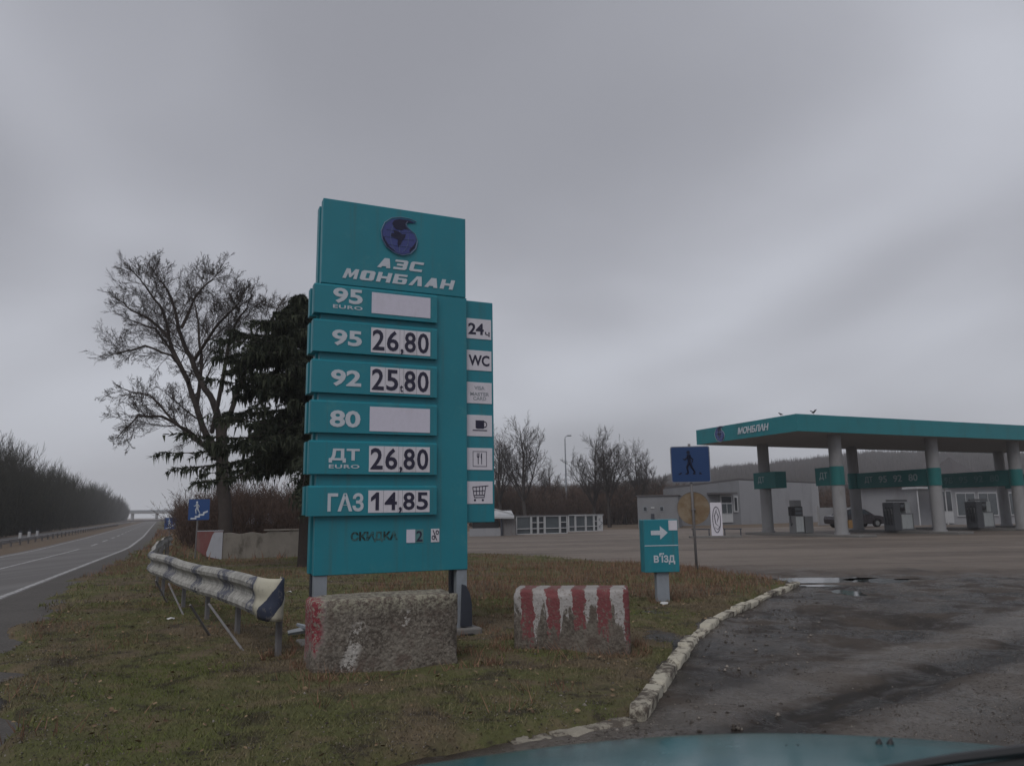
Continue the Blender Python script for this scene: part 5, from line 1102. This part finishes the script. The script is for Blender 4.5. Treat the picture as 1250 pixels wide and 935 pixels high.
def put(key, px, pyb, Y, hpx_top, h0, label, rz=0, group=None, name=None):
    b_ = AT(px, pyb, Y); top = AT(px, hpx_top, Y).z; s_ = top/h0; t, used = TREES[key]
    if used: t = dup(t, (b_.x, b_.y, 0), rz, label)
    else: TREES[key][1] = 1; t.location = (b_.x, b_.y, 0); t.rotation_euler = (0,0,rz); t['label'] = label
    t.scale = (s_, s_, s_)
    if group: t['group'] = group
    return t
bare('a', 3, 10, 1.15, trunk_h=.26, up=.06); bare('b', 8, 10, .95, trunk_h=.28, up=.07); bare('c', 14, 10, 1.25, trunk_h=.22, up=.06)
GB = 'bare trees behind the forecourt'
put('a', 642, 640, 82, 524, 9.6, 'tallest rounded bare tree behind the pavilions, right next to the price sign edge', 0, GB)
put('b', 613, 640, 86, 540, 9.6, 'narrower bare tree just left of the tallest rounded one', 1.0, GB)
put('c', 727, 640, 86, 536, 9.6, 'left stem of the close pair of bare trees right of the lamp post', 0, GB)
put('a', 744, 640, 80, 538, 9.6, 'right darker stem of the close pair of bare trees right of the lamp post', 2.2, GB)
put('b', 785, 640, 98, 553, 9.6, 'shorter bare tree farther back, between the tree pair and the blue crossing sign', 2.5, GB)
put('c', 800, 640, 104, 574, 9.6, 'lowest small bare tree directly left of the blue crossing sign', 4, GB)
put('b', 668, 640, 100, 572, 9.6, 'small bare tree in the gap left of the lamp post', 4.4, GB)
put('c', 765, 640, 96, 577, 9.6, 'small bushy bare tree low between the tree pair and the farther tree', 5.1, GB)

# bushes: many copies of a few real twig skeletons, flattened to slim blades
def bush_soup(n, ptf, s0, s1, rgn, variants=4, up=.12, w_=.012, aspect=1.0):
    VS = []
    for q in range(variants):
        rr3 = random.Random(100+q); sg_ = []; pr = dict(k=[4,3,2], tip=[.4,.4,.5], wob=[.16,.2,.25], up=[up,up,up], n=[6,5,0], t0=[.15,.1,0], ang=[.6,.6,.6], rr=[.5,.6,.6], lr=[.5,.55,.6], rmin=w_*.6)
        for j in range(8): az_ = j*.8+rr3.random(); sp_2 = rr3.uniform(.1, .75); branch(sg_, Vector((math.cos(az_)*.12, math.sin(az_)*.12, 0)), Vector((math.cos(az_)*sp_2, math.sin(az_)*sp_2, 1)).normalized(), w_*1.6, rr3.uniform(.55, .9), 0, rr3, pr)
        A = np.array(sg_); p0 = A[:,0:3]; p1 = A[:,3:6]; pw = rgn.normal(0, 1, (len(A), 3)); pw /= np.linalg.norm(pw, axis=1, keepdims=True)
        VS.append(np.stack([p0+pw*A[:,6:7], p0-pw*A[:,6:7], p1+(p1-p0)*.15], 1))
    B_ = ptf(n); outp = []
    for i_ in range(n):
        T_ = VS[rgn.integers(variants)]; a_ = rgn.uniform(0, 6.283); sc__ = rgn.uniform(s0, s1); c__, s__ = math.cos(a_)*sc__*aspect, math.sin(a_)*sc__*aspect
        outp.append(np.stack([T_[:,:,0]*c__-T_[:,:,1]*s__, T_[:,:,0]*s__+T_[:,:,1]*c__, T_[:,:,2]*sc__], -1)+B_[i_])
    return np.concatenate(outp)
# dense brush: soups of thin upright twigs that read as scrub
def brush(n, fx, hmin, hmax, w_, spread, rgn, up=1.0):
    """n twig fans; fx(n) gives base points"""
    B = fx(n); k = 9; az = rgn.uniform(0, 6.283, (n, k)); sp = rgn.uniform(.0, spread, (n, k)); H = rgn.uniform(hmin, hmax, (n, 1))*rgn.uniform(.45, 1.05, (n, k))
    z0 = rgn.uniform(0, .55, (n, k))*H; bx = B[:,None,0]+np.cos(az)*sp*.35; by = B[:,None,1]+np.sin(az)*sp*.35; wv = w_*rgn.uniform(.6, 1.5, (n, k)); a2 = rgn.uniform(0, 6.283, (n, k))
    p0 = np.stack([bx+np.cos(a2)*wv, by+np.sin(a2)*wv, B[:,None,2]+z0], -1); p1 = np.stack([bx-np.cos(a2)*wv, by-np.sin(a2)*wv, B[:,None,2]+z0], -1)
    p2 = np.stack([B[:,None,0]+np.cos(az)*sp, B[:,None,1]+np.sin(az)*sp, B[:,None,2]+H], -1); return np.stack([p0, p1, p2], 2).reshape(-1, 3, 3)
rgb = np.random.default_rng(5)
def line_pts(pts, dep, jit=0.0):
    pts = np.array(pts, float)
    def f(n):
        t = rgb.uniform(0, len(pts)-1.0001, n); i = t.astype(int); q = pts[i]+(pts[i+1]-pts[i])*(t-i)[:,None]; q = q+np.stack([rgb.normal(0, jit, n), rgb.uniform(0, dep, n), np.zeros(n)], -1); q[:,2] = -.1; return q
    return f
def wp(px, Y): p = AT(px, 636, Y); return (p.x, p.y, -.1)
T = bush_soup(330, line_pts([wp(575,88), wp(640,90), wp(720,92), wp(800,98), wp(830,100)], 16), 2.4, 5.6, rgb, aspect=1.1)
tag(soup('scrub', T, 'brush'), 'dark brown leafless scrub under the bare trees', 'scrub', kind='stuff')
T = bush_soup(170, line_pts([wp(985,96), wp(1060,96), wp(1150,100), wp(1300,104)], 12), 2.4, 4.8, rgb)
tag(soup('scrub', T, 'brush'), 'brown scrub behind the panel fence', 'scrub', kind='stuff')
# right verge thicket behind the low wall and along the highway
def th_pts(n):
    s = rgb.uniform(26, 260, n)**1.0; s = 26+(s-26)*rgb.uniform(.25, 1, n); o = -rgb.uniform(4.5, 14, n)-(s > 60)*0; P_ = np.array([RP(a_, b_) for a_, b_ in zip(s, o)]); return np.concatenate([P_, np.full((n, 1), -.1)], 1)
T = bush_soup(520, th_pts, 1.8, 4.2, rgb)
def th2(n):
    y = rgb.uniform(35, 48, n); x = y*rgb.uniform(-.42, -.14, n); return np.stack([x, y, np.full(n, -.1)], -1)
T = np.concatenate([T, bush_soup(260, th2, 1.4, 3.2, rgb, w_=.009)])
tag(soup('thicket', T, 'brush'), 'brown leafless thicket beyond the low wall and along the highway', 'thicket', kind='stuff')

# roadside rows on the far side: upright twiggy trees
def upright(seed):
    r = np.random.default_rng(seed); rr2 = random.Random(seed); sg = []
    par_ = dict(k=[6,4,3], tip=[.2,.3,.5], wob=[.06,.08,.12], up=[.10,.16,.14], n=[22,7,0], t0=[.06,.1,0], ang=[.50,.45,.5], rr=[.35,.5,.6], lr=[.36,.5,.6], rmin=.013)
    for j in range(5):
        az = j*1.26+rr2.random(); branch(sg, Vector((math.cos(az)*.25, math.sin(az)*.25, -.1)), Vector((math.cos(az)*.17, math.sin(az)*.17, 1)).normalized(), .07, rr2.uniform(6.0, 8.0), 0, rr2, par_)
    return sg
ups = []
for sd in range(4):
    t = thing('roadside_tree', 'bare upright twiggy tree in the dense row across the highway', 'tree', (0,0,0), 0, 'rows of bare trees across the highway')
    sg = upright(40+sd); tk = [s_ for s_ in sg if s_[8] == 0]; cw = [s_ for s_ in sg if s_[8] > 0]
    seg_mesh('trunk', tk, 'hedge', t); o = seg_mesh('crown', cw, 'hedge', t)
    ups.append([t, 0])
rt = random.Random(33); cnt = 0
s = 38.0
while s < 560:
    for row in range(3):
        off = 13.4+row*3.2+rt.uniform(-.7, .7)+max(0, s-100)*.012; p = RP(s+rt.uniform(-1.0, 1.0), off); u = ups[rt.randrange(4)]
        if p[0] < -.86*p[1]-6: continue
        if row == 2 and s > 260: continue
        sc_ = rt.uniform(.74, 1.20)*(1.0 if s < 220 else 1.15)*(1.08 if row else .98)
        if u[1]: t = dup(u[0], (p[0], p[1], -.16), rt.uniform(0, 6.28))
        else: u[1] = 1; t = u[0]; t.location = (p[0], p[1], -.16)
        t.scale = (sc_*1.15, sc_*1.15, sc_); cnt += 1
        t['label'] = 'bare upright twiggy tree in the dense row across the highway'
    s += 3.0 if s < 110 else (5.0 if s < 220 else 9.0)
def lf_pts(n):
    s = 36+(rgb.uniform(0, 1, n)**1.5)*420; o = rgb.uniform(12.4, 23, n)+np.maximum(0, s-100)*.012; P_ = np.array([RP(a_, b_) for a_, b_ in zip(s, o)]); return np.concatenate([P_, np.full((n, 1), -.16)], 1)
T = np.concatenate([bush_soup(430, lf_pts, 2.0, 4.6, rgb, up=.2), brush(2500, lf_pts, 1.2, 3.6, .03, .9, rgb)])
tag(soup('undergrowth', T, 'hedge'), 'dark twiggy undergrowth filling the tree rows across the highway', 'undergrowth', kind='stuff')

# spruce beside the sign
SB = G(371, 693); SB.z = 0
sp_ = thing('spruce_tree', 'dark ragged spruce with long drooping lower branches, right behind the price sign', 'tree', SB)
rs = random.Random(4); HS = AT(358, 362, SB.y).z
sg = [(0,0,-.2,.02,0,2.2,.20,.17,0),(.02,0,2.2,-.03,.03,5,.17,.12,0),(-.03,.03,5,-.45,.05,HS-.05,.12,.015,0)]; seg_mesh('trunk', sg, 'bark', sp_)
br = []; tri = []
def prof_r(z):
    t = z/HS; left = np.interp(z, [1.8,2.6,3.0,3.7,4.6,5.4,6.3,7.0,7.6,HS-.5,HS], [3.2,3.7,3.6,2.8,2.5,2.7,2.1,1.5,1.05,.45,.12]); return float(left)
z = 2.75
while z < HS-.1:
    nb = rs.choice((4, 6, 8))
    for j in range(nb):
        az = rs.uniform(0, 6.283); Lb = prof_r(z)*rs.choice((.4, .6, .8, 1.0, 1.2))*(1.0+.22*math.sin(z*4.1))*(1.0 if math.cos(az) < .2 else .8); d = Vector((math.cos(az), math.sin(az), rs.uniform(-.25 if z > 3.6 else .02, .55 if z > 3.6 else .30))); p = Vector((-.02-.42*max(0, (z-3.5)/(HS-3.5)), 0, z+rs.uniform(-.25, .25))); k = 7; st = Lb/k
        for i in range(k):
            d = (d+Vector((rs.gauss(0,.08), rs.gauss(0,.08), -.085 if i < 4 else .05))).normalized(); q = p+d*st; ra = .035*(1-i/k)+.007
            br.append((p.x,p.y,p.z,q.x,q.y,q.z,ra,ra*.8,0)); side = d.cross(Vector((0,0,1))).normalized()
            if i >= 1 or Lb < 1.2:
                for sd in (-1, 1):
                    for m_ in range(3):
                        ls = (.20+.46*min(1, Lb/3.5))*rs.uniform(.5, 1.15)*(1-.5*i/k); t0 = p.lerp(q, rs.random()); dd = (d*.7+side*sd*rs.uniform(.3, 1.0)+Vector((0,0,rs.uniform(-.35, .15)))).normalized(); n2 = 5
                        for w2 in range(n2):
                            c0 = t0+dd*ls*w2/n2+Vector((0,0,-.08*(w2/n2)**2)); c1 = t0+dd*ls*(w2+1.3)/n2+Vector((0,0,-.08*((w2+1)/n2)**2))
                            for q2 in range(4):
                                tip = c1+rvec(rs)*rs.uniform(.05, .14); bs = rvec(rs)*.024; tri.append((tuple(c0+bs), tuple(c0-bs), tuple(tip)))
                            if rs.random() < .6:
                                hg = c1+Vector((rs.gauss(0,.03), rs.gauss(0,.03), -rs.uniform(.08, .34))); bs = Vector((rs.gauss(0,.024), rs.gauss(0,.024), 0)); tri.append((tuple(c1+bs), tuple(c1-bs), tuple(hg)))
            p = q
    z += .15 if z < 6 else .12
seg_mesh('branches', br, 'bark', sp_); soup('needles', np.array(tri), 'needle', sp_)

# far wooded hill on the right
hx = np.arange(-200, 1000, 10.0); hy = np.arange(180, 760, 10.0)
def hill_z(x, y):
    r = np.interp(x/np.maximum(y, 1), [-.35,-.12,0.0,.10,.19,.27,.46,.67,.9], [0,.020,.022,.020,.030,.044,.060,.057,.05])
    rise = np.clip((y-230)/330, 0, 1); rise = rise*rise*(3-2*rise); return -.3+(r*560+1.2)*rise*(1+.10*vnoise(x, y, .008, 5)+.05*vnoise(x, y, .03, 6))
X, Y = np.meshgrid(hx, hy); Z = hill_z(X, Y); nx = len(hx); V = np.stack([X, Y, Z], -1).reshape(-1, 3); i = (np.arange(nx-1)[None]+np.arange(len(hy)-1)[:,None]*nx)
tag(np_mesh('hill', V, np.stack([i, i+1, i+1+nx, i+nx], -1).reshape(-1, 4), 'farwood', smooth=True), kind='structure')
def hill_pts(n):
    y = rgb.uniform(190, 640, n); x = y*rgb.uniform(-.25, .95, n); return np.stack([x, y, hill_z(x, y)], -1)
B = hill_pts(17000); k = 8; n = len(B); az = rgb.uniform(0, 6.283, (n, k)); sp2 = rgb.uniform(.3, 3.2, (n, k)); H = rgb.uniform(6, 9.5, (n, 1))*rgb.uniform(.6, 1.0, (n, k)); z0 = H*rgb.uniform(.0, .5, (n, k)); w2 = rgb.uniform(.15, .5, (n, k))
px_ = B[:,None,0]+np.cos(az)*sp2*.5; py_ = B[:,None,1]+np.sin(az)*sp2*.5
T = np.stack([np.stack([px_-w2, py_, B[:,None,2]+z0], -1), np.stack([px_+w2, py_, B[:,None,2]+z0], -1), np.stack([B[:,None,0]+np.cos(az)*sp2, B[:,None,1]+np.sin(az)*sp2, B[:,None,2]+H], -1)], 2).reshape(-1, 3, 3)
tag(soup('far_forest', T, 'farwood'), 'leafless brown forest covering the low far hill', 'forest', kind='stuff')

# ------------------------------------------------------------------ front of the car we look out of
cr_ = thing('teal_car', 'teal bonnet of the car at the very bottom of the view', 'car', (0, 0, 0))
HP = [(430,946,.84),(480,937,.88),(560,925,.905),(640,914,.92),(720,904,.93),(808,897,.935),(890,893.5,.94),(964,893,.94),(1040,895.5,.94),(1120,900,.94),(1200,906,.935),(1280,914,.925),(1380,932,.90)]
edge = [G(*p) for p in HP]; bm = bmesh.new(); rows_ = []
for i, e_ in enumerate(edge):
    t = i/(len(edge)-1); back = Vector((-.42+1.75*t, .70-.20*t, 1.00+.03*math.sin(t*math.pi))); nrm_ = (e_-back); nrm_.z = 0; nrm_.normalize(); ring = []
    for j in range(9):
        u = j/8; p = back.lerp(e_, u); p.z = back.z+(e_.z-back.z)*u**1.6+.018*math.sin(u*math.pi); ring.append(bm.verts.new(p))
    for dz, dn in ((-.012,.035),(-.05,.075),(-.14,.10)): ring.append(bm.verts.new(e_+nrm_*dn+Vector((0,0,dz))))
    rows_.append(ring)
for i in range(len(rows_)-1):
    for j in range(len(rows_[0])-1): bm.faces.new((rows_[i][j], rows_[i+1][j], rows_[i+1][j+1], rows_[i][j+1]))
bmesh.ops.recalc_face_normals(bm, faces=bm.faces); me = bpy.data.meshes.new('hood'); bm.to_mesh(me); bm.free(); me.materials.append(MT['hood']); me.shade_smooth()
o = bpy.data.objects.new('hood', me); COL.objects.link(o); o.parent = cr_; m = o.modifiers.new('s', 'SOLIDIFY'); m.thickness = .008; m2 = o.modifiers.new('ss', 'SUBSURF'); m2.levels = 1; m2.render_levels = 2
mb = MB(); vs = []
for i, e_ in enumerate(edge):
    t = i/(len(edge)-1); back = Vector((-.42+1.75*t, .70-.20*t, 1.0)); n_ = (e_-back); n_.z = 0; n_.normalize()
    for dn, z in ((.09,.775),(.13,.70),(.15,.50),(.10,.28)): vs.append(tuple(e_+n_*dn+Vector((0,0,z-e_.z))))
mb.add(vs, [(4*i+j, 4*i+4+j, 4*i+5+j, 4*i+1+j) for i in range(len(edge)-1) for j in range(3)]); o = mb.build('front_bumper', 'hood', cr_, smooth=True); o.modifiers.new('s', 'SOLIDIFY').thickness = .01
w0_ = G(1075, 940, 1.06); w1_ = G(1262, 914, 1.085); mb = MB(); mb.tube([w0_, w0_.lerp(w1_, .5)+Vector((0,0,.002)), w1_], [.006, .008, .009], 6); mb.tube([w0_-Vector((0,0,.016)), w1_-Vector((0,0,.018))], .009, 4); mb.build('wiper', 'black', cr_)
for (px, py) in ((1080,906),(966,914)):  # dark dash reflections shaped as paired black tubes on the bonnet
    c_ = G(px, py, .965); mb = MB()
    for k in (-1, 1): mb.tube([c_+Vector((k*.012-.008,0,-.03)), c_+Vector((k*.012,0,.0)), c_+Vector((k*.012+.006,.01,.004))], [.009,.007,.003], 8)
    mb.build('dash_reflection', 'black', cr_, smooth=True)

# ------------------------------------------------------------------ haze
hv = MB(); hv.box(-1100, 1300, -60, 1250, -1.4, 75)
hzm = bpy.data.materials.new('haze_air'); hzm.use_nodes = True; t_ = hzm.node_tree; t_.nodes.clear(); oo = t_.nodes.new('ShaderNodeOutputMaterial'); pv = t_.nodes.new('ShaderNodeVolumePrincipled')
pv.inputs['Density'].default_value = .00062; pv.inputs['Color'].default_value = (.95,.96,1,1); pv.inputs['Anisotropy'].default_value = .1; t_.links.new(pv.outputs[0], oo.inputs['Volume']); MT['haze'] = hzm
tag(hv.build('haze', 'haze'), kind='stuff')
print('TRI', sum(len(o.data.polygons) for o in bpy.data.objects if o.type == 'MESH'), 'road trees', cnt)
